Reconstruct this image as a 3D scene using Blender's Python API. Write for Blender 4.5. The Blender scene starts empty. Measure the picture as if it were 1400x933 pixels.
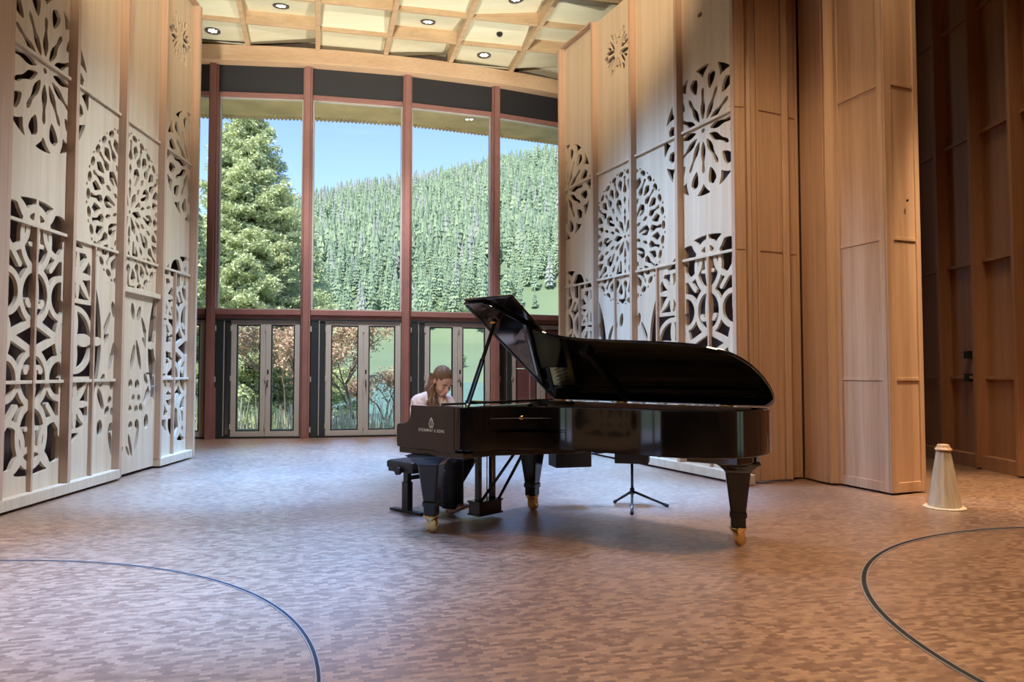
import bpy, bmesh, math, random
import numpy as np
from mathutils import Vector, Matrix
random.seed(7)
RNG = np.random.default_rng(11)
SC = bpy.context.scene
COL = SC.collection
PI = math.pi

# ------------------------------------------------------------------ materials
def new_mat(name):
    m = bpy.data.materials.new(name); m.use_nodes = True
    nt = m.node_tree
    return m, nt, nt.nodes['Principled BSDF']

def N(nt, typ, **kw):
    n = nt.nodes.new(typ)
    for k, v in kw.items():
        if k in n.inputs: n.inputs[k].default_value = v
        else: setattr(n, k, v)
    return n

def plain(name, col, rough=.5, metal=0., spec=.5, noise=0., nscale=8., coat=0., trans=0., sub=0.):
    m, nt, b = new_mat(name)
    b.inputs['Roughness'].default_value = rough
    b.inputs['Metallic'].default_value = metal
    b.inputs['Specular IOR Level'].default_value = spec
    b.inputs['Coat Weight'].default_value = coat
    b.inputs['Coat Roughness'].default_value = .03
    if sub:
        b.inputs['Subsurface Weight'].default_value = sub
        b.inputs['Subsurface Radius'].default_value = (.02, .008, .004)
    g = N(nt, 'ShaderNodeNewGeometry')
    t = N(nt, 'ShaderNodeTexNoise', Scale=nscale, Detail=3.)
    nt.links.new(g.outputs['Position'], t.inputs['Vector'])
    r = N(nt, 'ShaderNodeValToRGB')
    lo = [c * (1 - noise) for c in col[:3]] + [1]; hi = [min(1, c * (1 + noise)) for c in col[:3]] + [1]
    r.color_ramp.elements[0].color = lo; r.color_ramp.elements[1].color = hi
    r.color_ramp.elements[0].position = .3; r.color_ramp.elements[1].position = .7
    nt.links.new(t.outputs['Fac'], r.inputs['Fac'])
    nt.links.new(r.outputs['Color'], b.inputs['Base Color'])
    return m

def wood(name, c1, c2, rough=.45, board=.12, vscale=1.2, horiz=False, spec=.4):
    """Straight-grained boards; grain runs along z (or across the ceiling when horiz)."""
    m, nt, b = new_mat(name)
    b.inputs['Roughness'].default_value = rough
    b.inputs['Specular IOR Level'].default_value = spec
    tc = N(nt, 'ShaderNodeTexCoord')
    mp = N(nt, 'ShaderNodeMapping')
    mp.inputs['Scale'].default_value = (38, 38, vscale) if not horiz else (2., 38, 38)
    nt.links.new(tc.outputs['Object'], mp.inputs['Vector'])
    n1 = N(nt, 'ShaderNodeTexNoise', Scale=1., Detail=5., Roughness=.6)
    nt.links.new(mp.outputs['Vector'], n1.inputs['Vector'])
    mp2 = N(nt, 'ShaderNodeMapping')
    mp2.inputs['Scale'].default_value = (1 / board, 1 / board, .02) if not horiz else (.1, 1 / board, 1 / board)
    nt.links.new(tc.outputs['Object'], mp2.inputs['Vector'])
    n2 = N(nt, 'ShaderNodeTexNoise', Scale=1., Detail=1.)
    nt.links.new(mp2.outputs['Vector'], n2.inputs['Vector'])
    mx = N(nt, 'ShaderNodeMix', data_type='FLOAT'); mx.inputs[0].default_value = .5
    nt.links.new(n1.outputs['Fac'], mx.inputs[2]); nt.links.new(n2.outputs['Fac'], mx.inputs[3])
    r = N(nt, 'ShaderNodeValToRGB')
    r.color_ramp.elements[0].color = (*c1, 1); r.color_ramp.elements[1].color = (*c2, 1)
    r.color_ramp.elements[0].position = .34; r.color_ramp.elements[1].position = .66
    nt.links.new(mx.outputs[0], r.inputs['Fac'])
    nt.links.new(r.outputs['Color'], b.inputs['Base Color'])
    return m

M = {}
M['screen'] = wood('pale_fir', (.55, .425, .285), (.67, .54, .385), .5)
M['fin'] = wood('fir_edge', (.44, .285, .19), (.56, .38, .26), .5)
M['warmwood'] = wood('warm_fir', (.45, .265, .15), (.62, .40, .25), .42, board=.16)
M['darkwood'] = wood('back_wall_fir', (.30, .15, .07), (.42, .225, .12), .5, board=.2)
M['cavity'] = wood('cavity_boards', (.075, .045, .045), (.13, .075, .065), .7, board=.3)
M['hallshell'] = plain('dark_hall_shell', (.10, .07, .05), .8, noise=.2)
M['ceilpanel'] = wood('ceiling_fir', (.70, .66, .46), (.82, .78, .60), .5, board=.4, horiz=True)
M['ceilrib'] = wood('rib_fir', (.48, .32, .18), (.62, .44, .27), .5, horiz=True)
M['beam'] = wood('beam_spruce', (.54, .345, .20), (.70, .48, .31), .5, board=.3, horiz=True)
M['frame'] = plain('red_brown_frame', (.30, .14, .12), .42, noise=.08, nscale=3)
M['blind'] = plain('anthracite_blind', (.018, .018, .022), .55)
M['doorgrey'] = plain('warm_grey_frame', (.50, .47, .43), .4, noise=.03)
M['doordark'] = plain('dark_gasket', (.02, .022, .024), .45)
M['doorpack'] = plain('folded_leaf_dark', (.035, .04, .042), .35)
M['steel'] = plain('brushed_steel', (.55, .56, .58), .3, metal=1.)
M['redclad'] = plain('red_brown_infill', (.20, .085, .085), .5, noise=.06)
M['concrete'] = plain('soffit_concrete', (.46, .36, .22), .8, noise=.2, nscale=1.5)
M['lacquer'] = plain('black_lacquer', (.006, .006, .007), .07, spec=.6, coat=.6)
M['lacquer_in'] = plain('black_satin', (.012, .012, .013), .32)
M['satinleg'] = plain('black_lacquer_soft', (.012, .011, .011), .2, spec=.55)
M['brass'] = plain('brass', (.85, .55, .22), .24, metal=1., noise=.12, nscale=60)
M['plate'] = plain('bronze_plate', (.66, .47, .20), .35, metal=.35)
M['railwood'] = plain('inner_rim_veneer', (.40, .26, .20), .3, noise=.1)
M['spruceboard'] = plain('soundboard', (.55, .36, .16), .5, noise=.1)
M['ivory'] = plain('white_key', (.80, .78, .72), .25)
M['ebony'] = plain('black_key', (.012, .012, .012), .3)
M['logo'] = plain('gilt_inlay', (.78, .66, .42), .45, metal=.3)
M['leather'] = plain('black_leather', (.022, .022, .026), .42, noise=.2, nscale=40)
M['blacksteel'] = plain('black_powder_steel', (.016, .017, .022), .4)
M['equip'] = plain('matt_black_box', (.022, .02, .022), .65)
M['chromeblue'] = plain('dark_chrome_tube', (.06, .065, .08), .25, metal=.8)
M['skin'] = plain('skin', (.62, .37, .29), .5, noise=.06, nscale=20, sub=.15)
M['lips'] = plain('lips', (.45, .17, .15), .45)
M['brow'] = plain('brow', (.09, .05, .03), .7)
M['hair'] = wood('brown_hair', (.085, .047, .026), (.235, .135, .075), .62, board=.03, vscale=6)
M['blouse'] = plain('blouse_cotton', (.80, .65, .58), .8, noise=.08, nscale=14)
M['trouser'] = plain('black_trousers', (.013, .014, .018), .85, noise=.3, nscale=20)
M['cone'] = wood('pale_turned_fir', (.52, .41, .27), (.70, .58, .42), .5, board=.05)
M['ringmetal'] = plain('ring_metal', (.42, .40, .40), .35, metal=.7)
M['ringgap'] = plain('ring_gap', (.012, .011, .012), .7)
M['label'] = plain('dark_plate', (.03, .025, .02), .5)

def glass_mat():
    m = bpy.data.materials.new('clear_pane'); m.use_nodes = True
    nt = m.node_tree; nt.nodes.clear()
    out = N(nt, 'ShaderNodeOutputMaterial'); mix = N(nt, 'ShaderNodeMixShader')
    tr = N(nt, 'ShaderNodeBsdfTransparent'); gl = N(nt, 'ShaderNodeBsdfGlossy', Roughness=.0)
    tr.inputs['Color'].default_value = (.95, .98, .97, 1)
    fr = N(nt, 'ShaderNodeFresnel', IOR=1.45)
    mu = N(nt, 'ShaderNodeMath', operation='MULTIPLY'); mu.inputs[1].default_value = .6
    nt.links.new(fr.outputs[0], mu.inputs[0]); nt.links.new(mu.outputs[0], mix.inputs[0])
    nt.links.new(tr.outputs[0], mix.inputs[1]); nt.links.new(gl.outputs[0], mix.inputs[2])
    nt.links.new(mix.outputs[0], out.inputs[0])
    return m
M['glass'] = glass_mat()

def floor_mat():
    m, nt, b = new_mat('end_grain_floor')
    g = N(nt, 'ShaderNodeNewGeometry')
    mp = N(nt, 'ShaderNodeMapping'); mp.inputs['Rotation'].default_value = (0, 0, math.radians(-15))
    nt.links.new(g.outputs['Position'], mp.inputs['Vector'])
    br = N(nt, 'ShaderNodeTexBrick', Scale=1.)
    br.offset = .37; br.inputs['Brick Width'].default_value = .050; br.inputs['Row Height'].default_value = .024
    br.inputs['Mortar Size'].default_value = .0006; br.inputs['Bias'].default_value = -.1
    br.inputs['Color1'].default_value = (.18, .085, .043, 1); br.inputs['Color2'].default_value = (.45, .26, .148, 1)
    br.inputs['Mortar'].default_value = (.16, .08, .045, 1)
    nt.links.new(mp.outputs['Vector'], br.inputs['Vector'])
    no = N(nt, 'ShaderNodeTexNoise', Scale=.9, Detail=4.)
    nt.links.new(g.outputs['Position'], no.inputs['Vector'])
    n2 = N(nt, 'ShaderNodeTexNoise', Scale=90., Detail=2.)
    nt.links.new(g.outputs['Position'], n2.inputs['Vector'])
    r = N(nt, 'ShaderNodeValToRGB'); r.color_ramp.elements[0].color = (.72, .72, .72, 1); r.color_ramp.elements[1].color = (1.2, 1.2, 1.2, 1)
    nt.links.new(no.outputs['Fac'], r.inputs['Fac'])
    mx = N(nt, 'ShaderNodeMix', data_type='RGBA', blend_type='MULTIPLY'); mx.inputs[0].default_value = 1.
    nt.links.new(br.outputs['Color'], mx.inputs[6]); nt.links.new(r.outputs['Color'], mx.inputs[7])
    nt.links.new(mx.outputs[2], b.inputs['Base Color'])
    rr = N(nt, 'ShaderNodeMapRange'); rr.inputs['To Min'].default_value = .40; rr.inputs['To Max'].default_value = .52
    nt.links.new(n2.outputs['Fac'], rr.inputs['Value']); nt.links.new(rr.outputs[0], b.inputs['Roughness'])
    b.inputs['Specular IOR Level'].default_value = .85
    b.inputs['Coat Weight'].default_value = 1.; b.inputs['Coat Roughness'].default_value = .36; b.inputs['Coat IOR'].default_value = 1.6
    bp = N(nt, 'ShaderNodeBump', Strength=.08, Distance=.01)
    nt.links.new(br.outputs['Fac'], bp.inputs['Height']); nt.links.new(bp.outputs[0], b.inputs['Normal'])
    return m
M['floor'] = floor_mat()

def leaf_mat(name, cols, scale, rough=.6, trans=.25):
    m, nt, b = new_mat(name)
    g = N(nt, 'ShaderNodeNewGeometry'); oi = N(nt, 'ShaderNodeObjectInfo')
    no = N(nt, 'ShaderNodeTexNoise', Scale=scale, Detail=3.)
    nt.links.new(g.outputs['Position'], no.inputs['Vector'])
    ad = N(nt, 'ShaderNodeMath', operation='MULTIPLY_ADD'); ad.inputs[1].default_value = .5
    wn = N(nt, 'ShaderNodeMath', operation='MULTIPLY'); wn.inputs[1].default_value = .5
    nt.links.new(g.outputs['Random Per Island'], wn.inputs[0])
    nt.links.new(no.outputs['Fac'], ad.inputs[0]); nt.links.new(wn.outputs[0], ad.inputs[2])
    r = N(nt, 'ShaderNodeValToRGB')
    els = r.color_ramp.elements
    for i, c in enumerate(cols):
        e = els[i] if i < 2 else els.new(.5)
        e.color = (*c, 1)
    for i in range(len(cols)): els[i].position = .2 + .6 * i / (len(cols) - 1)
    for i, c in enumerate(cols): els[i].color = (*c, 1)
    nt.links.new(ad.outputs[0], r.inputs['Fac'])
    nt.links.new(r.outputs['Color'], b.inputs['Base Color'])
    b.inputs['Roughness'].default_value = rough
    b.inputs['Specular IOR Level'].default_value = .2
    if trans:
        out = nt.nodes['Material Output']; ts = N(nt, 'ShaderNodeBsdfTranslucent'); ms = N(nt, 'ShaderNodeMixShader'); ms.inputs[0].default_value = trans
        nt.links.new(r.outputs['Color'], ts.inputs['Color'])
        nt.links.new(b.outputs[0], ms.inputs[1]); nt.links.new(ts.outputs[0], ms.inputs[2]); nt.links.new(ms.outputs[0], out.inputs[0])
    return m
M['conifer'] = leaf_mat('conifer_green', [(.19, .265, .17), (.27, .35, .215), (.37, .45, .26)], .012, trans=.15)
M['broadleaf'] = leaf_mat('broadleaf_green', [(.27, .36, .20), (.38, .47, .27)], .05)
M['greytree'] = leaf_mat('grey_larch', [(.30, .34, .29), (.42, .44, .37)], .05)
M['spruce'] = leaf_mat('spruce_needles', [(.34, .39, .24), (.54, .60, .31), (.74, .76, .42)], .5, trans=.3)
M['redleaf'] = leaf_mat('copper_leaves', [(.46, .25, .18), (.60, .42, .30), (.52, .54, .30)], .6)
M['bark'] = plain('bark', (.16, .12, .09), .9, noise=.3)
M['reed'] = leaf_mat('dry_reeds', [(.62, .58, .38), (.78, .74, .55), (.36, .50, .26)], 1.5)
M['meadow'] = leaf_mat('meadow_grass', [(.135, .185, .10), (.175, .22, .12), (.21, .25, .14)], .02, trans=0)
M['lake'] = plain('lake_water', (.10, .21, .21), .22, noise=.1, nscale=.05)

# ------------------------------------------------------------------ mesh builder
class MB:
    def __init__(s): s.v = []; s.f = []; s.mi = []; s.sm = []
    def add(s, vs, fs, mi=0, smooth=False):
        o = len(s.v); s.v.extend([tuple(map(float, v)) for v in vs])
        for f in fs: s.f.append(tuple(i + o for i in f)); s.mi.append(mi); s.sm.append(smooth)
        return s
    def box(s, lo, hi, mi=0):
        x0, y0, z0 = lo; x1, y1, z1 = hi
        return s.add([(x0,y0,z0),(x1,y0,z0),(x1,y1,z0),(x0,y1,z0),(x0,y0,z1),(x1,y0,z1),(x1,y1,z1),(x0,y1,z1)],
                     [(0,3,2,1),(4,5,6,7),(0,1,5,4),(1,2,6,5),(2,3,7,6),(3,0,4,7)], mi)
    def prism(s, poly, z0, z1, mi=0, axis='z'):
        """Extrude a polygon (2-D points) along z; axis 'y': points are (x,z) extruded over y."""
        n = len(poly)
        if axis == 'z': V = [(x, y, z0) for x, y in poly] + [(x, y, z1) for x, y in poly]
        else: V = [(x, z0, z) for x, z in poly] + [(x, z1, z) for x, z in poly]
        F = [tuple(range(n - 1, -1, -1)), tuple(range(n, 2 * n))] + [(i, (i + 1) % n, n + (i + 1) % n, n + i) for i in range(n)]
        return s.add(V, F, mi)
    def beam(s, p, q, w, h, up=(0, 0, 1), mi=0):
        p = Vector(p); q = Vector(q); d = (q - p).normalized(); up = Vector(up)
        sd = d.cross(up)
        if sd.length < 1e-4: sd = d.cross(Vector((1, 0, 0)))
        sd.normalize(); u = sd.cross(d)
        V = [c + sd * a * w / 2 + u * b * h / 2 for c in (p, q) for a, b in ((-1,-1),(1,-1),(1,1),(-1,1))]
        return s.add(V, [(0,1,2,3),(7,6,5,4),(0,4,5,1),(1,5,6,2),(2,6,7,3),(3,7,4,0)], mi)
    def tube(s, pts, rs, n=10, mi=0, caps=True, smooth=True):
        pts = [Vector(p) for p in pts]
        if not hasattr(rs, '__len__'): rs = [rs] * len(pts)
        V = []; F = []
        prev = None
        for i, p in enumerate(pts):
            d = (pts[min(i + 1, len(pts) - 1)] - pts[max(i - 1, 0)]).normalized()
            ref = prev if prev is not None else (Vector((0, 0, 1)) if abs(d.z) < .9 else Vector((1, 0, 0)))
            a = (ref - d * ref.dot(d)).normalized(); b = d.cross(a); prev = a
            for k in range(n):
                t = 2 * PI * k / n
                V.append(p + (a * math.cos(t) + b * math.sin(t)) * rs[i])
        for i in range(len(pts) - 1):
            for k in range(n):
                k2 = (k + 1) % n
                F.append((i*n + k, i*n + k2, (i+1)*n + k2, (i+1)*n + k))
        s.add(V, F, mi, smooth)
        if caps:
            o = len(s.v) - len(V)
            s.f.append(tuple(o + k for k in range(n - 1, -1, -1))); s.mi.append(mi); s.sm.append(False)
            s.f.append(tuple(o + (len(pts) - 1) * n + k for k in range(n))); s.mi.append(mi); s.sm.append(False)
        return s
    def lathe(s, prof, n=24, c=(0, 0, 0), mi=0, smooth=True):
        V = []; F = []
        for r, z in prof:
            for k in range(n):
                t = 2 * PI * k / n; V.append((c[0] + r * math.cos(t), c[1] + r * math.sin(t), c[2] + z))
        m = len(prof)
        for i in range(m - 1):
            for k in range(n):
                k2 = (k + 1) % n; F.append((i*n + k, i*n + k2, (i+1)*n + k2, (i+1)*n + k))
        s.add(V, F, mi, smooth)
        o = len(s.v) - len(V)
        s.f.append(tuple(o + k for k in range(n - 1, -1, -1))); s.mi.append(mi); s.sm.append(False)
        s.f.append(tuple(o + (m - 1) * n + k for k in range(n))); s.mi.append(mi); s.sm.append(False)
        return s
    def xform(s, mat):
        s.v = [tuple(mat @ Vector(v)) for v in s.v]; return s
    def build(s, name, mat, parent=None, bevel=0., loc=None):
        me = bpy.data.meshes.new(name); me.from_pydata(s.v, [], s.f)
        for m in (mat if isinstance(mat, (list, tuple)) else [mat]): me.materials.append(m)
        me.polygons.foreach_set('material_index', s.mi); me.polygons.foreach_set('use_smooth', s.sm)
        me.update()
        bm = bmesh.new(); bm.from_mesh(me)
        bmesh.ops.recalc_face_normals(bm, faces=bm.faces); bm.to_mesh(me); bm.free()
        o = bpy.data.objects.new(name, me); COL.objects.link(o)
        if parent is not None: o.parent = parent
        if loc is not None: o.location = loc
        if bevel:
            b = o.modifiers.new('b', 'BEVEL'); b.width = bevel; b.segments = 2; b.limit_method = 'ANGLE'
        return o

def empty(name, loc=(0, 0, 0), rz=0.):
    o = bpy.data.objects.new(name, None); COL.objects.link(o); o.location = loc; o.rotation_euler = (0, 0, rz)
    o.empty_display_size = .2
    return o
def tag(o, label, cat, group=None, kind=None):
    o['label'] = label; o['category'] = cat
    if group: o['group'] = group
    if kind: o['kind'] = kind
    return o
def struct(o, label=None):
    o['kind'] = 'structure'
    if label: o['label'] = label
    return o
def copy_tree(o, parent=None):
    c = o.copy(); COL.objects.link(c)
    if parent is not None: c.parent = parent
    for ch in list(o.children): copy_tree(ch, c)
    return c

# ------------------------------------------------------------------ camera
cam = bpy.data.cameras.new('camera'); cam.sensor_width = 36.; cam.lens = 36. * 1000 / 1400
cam.clip_end = 4000
camo = bpy.data.objects.new('camera', cam); COL.objects.link(camo)
camo.location = (0, 0, 1.25); camo.rotation_euler = (PI / 2 + math.atan(41.5 / 1000), 0, 0)
SC.camera = camo
SKY, SUN, EXPO = .27, 6.8, 0.48
# ------------------------------------------------------------------ fretwork patterns
def fold(x, y, n, off=0.):
    r = np.hypot(x, y); t = np.arctan2(y, x) - off; st = 2 * PI / n
    t = t - np.round(t / st) * st
    return r * np.cos(t), r * np.sin(t), r
def ring_strip(x, y, cx, cy, R, w): return np.abs(np.hypot(x - cx, y - cy) - R) - w
def seg_strip(x, y, a, b, w):
    dx, dy = b[0] - a[0], b[1] - a[1]; L = dx * dx + dy * dy
    t = np.clip(((x - a[0]) * dx + (y - a[1]) * dy) / L, 0, 1)
    return np.hypot(x - a[0] - t * dx, y - a[1] - t * dy) - w
def lens_strip(x, y, a, b, w):
    """Petal bar: widest in the middle."""
    dx, dy = b[0] - a[0], b[1] - a[1]; L = math.hypot(dx, dy)
    t = ((x - a[0]) * dx + (y - a[1]) * dy) / L; s = ((x - a[0]) * dy - (y - a[1]) * dx) / L
    k = np.clip(t / L, 0, 1)
    return np.maximum(np.abs(s) - w * (.25 + .75 * np.sin(PI * k)), np.maximum(-t, t - L))
def ell(x, y, cx, cy, a, b, rot=0.):
    c, s = math.cos(rot), math.sin(rot); X = (x - cx) * c + (y - cy) * s; Y = -(x - cx) * s + (y - cy) * c
    return (np.hypot(X / a, Y / b) - 1) * min(a, b)

def spindle(r, t, rs, ws): return np.abs(t) - np.interp(r, [-9, rs[0] - .03] + list(rs) + [rs[-1] + .03, 9], [-.05, -.02] + list(ws) + [-.02, -.05])
def rose_large(x, y):
    r, t, rho = fold(x, y, 12)
    h = spindle(r, t, [.135, .17, .23, .29, .345, .40, .45, .50, .53], [.004, .022, .042, .044, .027, .019, .026, .027, .006])
    h = np.minimum(h, rho - .03)
    h = np.minimum(h, np.maximum(spindle(r, t, [.645, .68, .72, .755, .79], [.0, .020, .052, .098, .145]), rho - .79))
    r, t, _ = fold(x, y, 12, PI / 12)
    h = np.minimum(h, spindle(r, t, [.49, .52, .56, .60, .64, .675, .70], [.0, .026, .047, .062, .070, .064, .02]))
    return h
def rose_dense(x, y):
    x = x / 1.06; y = y / 1.06
    rho = np.hypot(x, y)
    r, t, _ = fold(x, y, 30); h = ell(r, t, .872, 0, .036, .058)
    r, t, _ = fold(x, y, 30, PI / 30); h = np.minimum(h, ell(r, t, .905, 0, .014, .02))
    r, t, _ = fold(x, y, 20, PI / 20); h = np.minimum(h, spindle(r, t, [.63, .69, .755, .80], [.0, .034, .058, .012]))
    r, t, _ = fold(x, y, 20); h = np.minimum(h, spindle(r, t, [.59, .62, .67, .72, .79, .815], [.005, .048, .04, .014, .02, .03]))
    r, t, _ = fold(x, y, 10)
    sw = seg_strip(r, t, (.36, .028), (.47, .004), .013)
    h = np.minimum(h, np.maximum(spindle(r, t, [.335, .39, .46, .52, .555], [.012, .036, .066, .066, .025]), -sw))
    r, t, _ = fold(x, y, 10, PI / 10); h = np.minimum(h, spindle(r, t, [.43, .50, .545], [.0, .030, .012]))
    h = np.minimum(h, spindle(r, t, [.285, .335, .39], [.004, .030, .004]))
    r, t, _ = fold(x, y, 6); h = np.minimum(h, spindle(r, t, [.06, .12, .20, .265], [.004, .026, .048, .012]))
    r, t, _ = fold(x, y, 6, PI / 6); h = np.minimum(h, spindle(r, t, [.15, .21, .27], [.004, .022, .03]))
    return np.minimum(h, rho - .022)
def rose_small(x, y):
    r, t, rho = fold(x, y, 6); h = ell(r, t, .31, 0, .058, .038)
    r, t, _ = fold(x, y, 6, PI / 6)
    for s in (-1, 1): h = np.minimum(h, ell(r, t, .19, s * .05, .115, .030, s * .35))
    h = np.minimum(h, ell(r, t, .25, 0, .065, .02))
    return h
def ell_strip(x, y, cx, cy, a, b, w): return np.abs(ell(x, y, cx, cy, a, b)) - w
def tracery(x0, y0):
    """The big round: crossed rounds on the axis, flowers on the diagonals, tall ovals with curls between."""
    x = np.abs(x0); y = np.abs(y0); rho = np.hypot(x / 1.22, y / 1.31)
    s = np.full_like(x, 9.)
    def A(v):
        nonlocal s; s = np.minimum(s, v)
    w = .029
    A(ell_strip(x, y, 0, .93, .22, .29, w)); A(ell_strip(x, y, 0, .395, .22, .25, w))
    A(lens_strip(x, y, (0, .66), (0, 1.31), .055)); A(lens_strip(x, y, (0, .14), (0, .66), .055))
    A(seg_strip(x, y, (0, .87), (.10, .87), .022)); A(seg_strip(x, y, (0, .30), (.10, .29), .022)); A(np.hypot(x - .115, y - .325) - .036)
    A(ring_strip(x, y, .70, 0, .33, w))
    A(lens_strip(x, y, (.37, 0), (.70, 0), .07)); A(lens_strip(x, y, (.70, 0), (1.03, 0), .07)); A(lens_strip(x, y, (.70, 0), (.70, .33), .05))
    A(np.hypot(x - .70, y) - .075); A(np.hypot(x - .47, y - .10) - .042); A(seg_strip(x, y, (.40, .03), (.47, .12), .022)); A(seg_strip(x, y, (.52, .20), (.57, .17), .024))
    A(seg_strip(x, y, (0, .15), (.37, 0), .036))
    fx, fy = x - .72, y - .68
    for k in range(4):
        a = k * PI / 4; L = .27 if k % 2 == 0 else .33
        A(lens_strip(fx, fy, (0, 0), (L * math.cos(a), L * math.sin(a)), .038)); A(lens_strip(fx, fy, (0, 0), (-L * math.cos(a), -L * math.sin(a)), .038))
    A(np.abs(np.maximum(np.abs(fx), np.abs(fy)) - .27) - .024); A(np.hypot(fx, fy) - .05)
    A(ring_strip(x, y, .43, .40, .20, .030)); A(ring_strip(x, y, .36, 1.03, .23, .032))
    A(seg_strip(x, y, (.24, .66), (.46, .90), .028))
    A(lens_strip(x, y, (1.03, 0), (1.24, 0), .05)); A(ring_strip(x, y, .0, 1.36, .30, w))
    return np.maximum((rho - 1) * 1.2, -s)
def wings(x0, z):
    x = np.abs(x0); h = np.full_like(x, 9.)
    for cx, cz, a, b, r in [(.14,1.98,.035,.085,.2),(.30,1.96,.035,.08,-.3),(.47,1.74,.03,.17,.5),(.50,1.58,.03,.11,.8),(.16,1.42,.035,.13,-.25),(.31,1.45,.03,.16,.35),
                            (.12,1.10,.04,.045,0),(.29,1.09,.045,.05,.3),(.20,.93,.03,.035,0),(.34,.92,.032,.04,.2),(.12,.80,.03,.035,0),(.28,.79,.035,.04,0),(.40,.80,.035,.05,.5),
                            (.55,.95,.035,.12,-.5),(.52,1.15,.03,.07,.6),(.14,.60,.04,.04,0),(.30,.61,.04,.045,.2),(.55,.62,.045,.075,0),(.14,.36,.025,.12,.35),(.30,.42,.03,.15,-.3),(.08,.30,.02,.06,.6),
                            (.06,2.27,.03,.02,0),(.18,2.27,.025,.02,0)]:
        h = np.minimum(h, ell(x, z, cx, cz, a * 1.3, b * 1.25, r))
    return h

def field(u, z, small_u):
    """Positive where there is wood; u runs along the whole wall of four panels."""
    h = rose_large(u - .62, z - 4.17)
    h = np.minimum(h, rose_large(u - 4.13, z - 4.2))
    h = np.minimum(h, rose_dense(u - 2.37, z - 3.17))
    if small_u is not None: h = np.minimum(h, rose_small(u - small_u, z - 5.93))
    t = np.minimum(tracery(u - .56, z - 1.58), tracery(u - 4.12, z - 1.58))
    h = np.minimum(h, t)
    g = wings(u - 2.34, z)
    far = np.minimum(np.hypot((u - .56) / .94, z - 1.58), np.hypot((u - 4.12) / .94, z - 1.58)) - 1.36
    far = np.minimum(far, 9); h = np.minimum(h, np.maximum(g, -far))
    h = np.minimum(h, ell(u, z, .66, 5.62, .045, .03))
    return h

def fret_mesh(name, u0, u1, z0, z1, small_u, mat, thick=.036, flip=False):
    du = .0135
    us = np.linspace(u0, u1, int(round((u1 - u0) / du)) + 1)
    has_small = small_u is not None and u0 - .3 < small_u < u1 + .3
    zs = list(np.arange(z0, min(z1, 5.02), du))
    top = zs[-1]
    if has_small and z1 > 5.5: zs += list(np.arange(top + du, 6.3, du))
    elif u0 < .66 < u1: zs += [5.2, 5.4, 5.55] + list(np.arange(5.57, 5.68, du)) + [5.7]
    z = zs[-1]
    while z < z1 - .2: z += .15; zs.append(z)
    zs[-1] = z1; zs = np.array(zs)
    U, Z = np.meshgrid(us, zs)
    G = field(U, Z, small_u)
    G[:2, :] = np.maximum(G[:2, :], .01); G[-1, :] = .01
    G[:, 0] = np.maximum(G[:, 0], .004); G[:, -1] = np.maximum(G[:, -1], .004)
    sgn = 1 if flip else -1
    V = []; F = []; key = {}
    def vid(k, u, z):
        i = key.get(k)
        if i is None:
            i = len(V); key[k] = i; V.append((u, 0., z)); V.append((u, -thick, z))
        return i
    nz, nu = G.shape; inside = G > 0
    anyin = inside[:-1, :-1] | inside[1:, :-1] | inside[:-1, 1:] | inside[1:, 1:]
    for j in range(nz - 1):
        for i in range(nu - 1):
            if not anyin[j, i]: continue
            cs = ((j, i), (j, i + 1), (j + 1, i + 1), (j + 1, i))
            poly = []; typ = []
            for k in range(4):
                a = cs[k]; b = cs[(k + 1) & 3]; ia = inside[a]; ib = inside[b]
                if ia: poly.append(vid((a, a), us[a[1]], zs[a[0]])); typ.append(0)
                if ia != ib:
                    t = G[a] / (G[a] - G[b]); kk = (a, b) if a < b else (b, a)
                    poly.append(vid(kk, us[a[1]] + t * (us[b[1]] - us[a[1]]), zs[a[0]] + t * (zs[b[0]] - zs[a[0]]))); typ.append(1 if ia else 2)
            n = len(poly)
            if n < 3: continue
            F.append(tuple(poly)); F.append(tuple(p + 1 for p in reversed(poly)))
            for k in range(n):
                k2 = (k + 1) % n
                if typ[k] == 1 and typ[k2] == 2: F.append((poly[k], poly[k] + 1, poly[k2] + 1, poly[k2]))
    if flip: F = [tuple(reversed(f)) for f in F]
    me = bpy.data.meshes.new(name); me.from_pydata(V, [], F); me.materials.append(mat); me.update()
    # lift fronts: local y is out of the wall
    o = bpy.data.objects.new(name, me); COL.objects.link(o)
    return o

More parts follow.
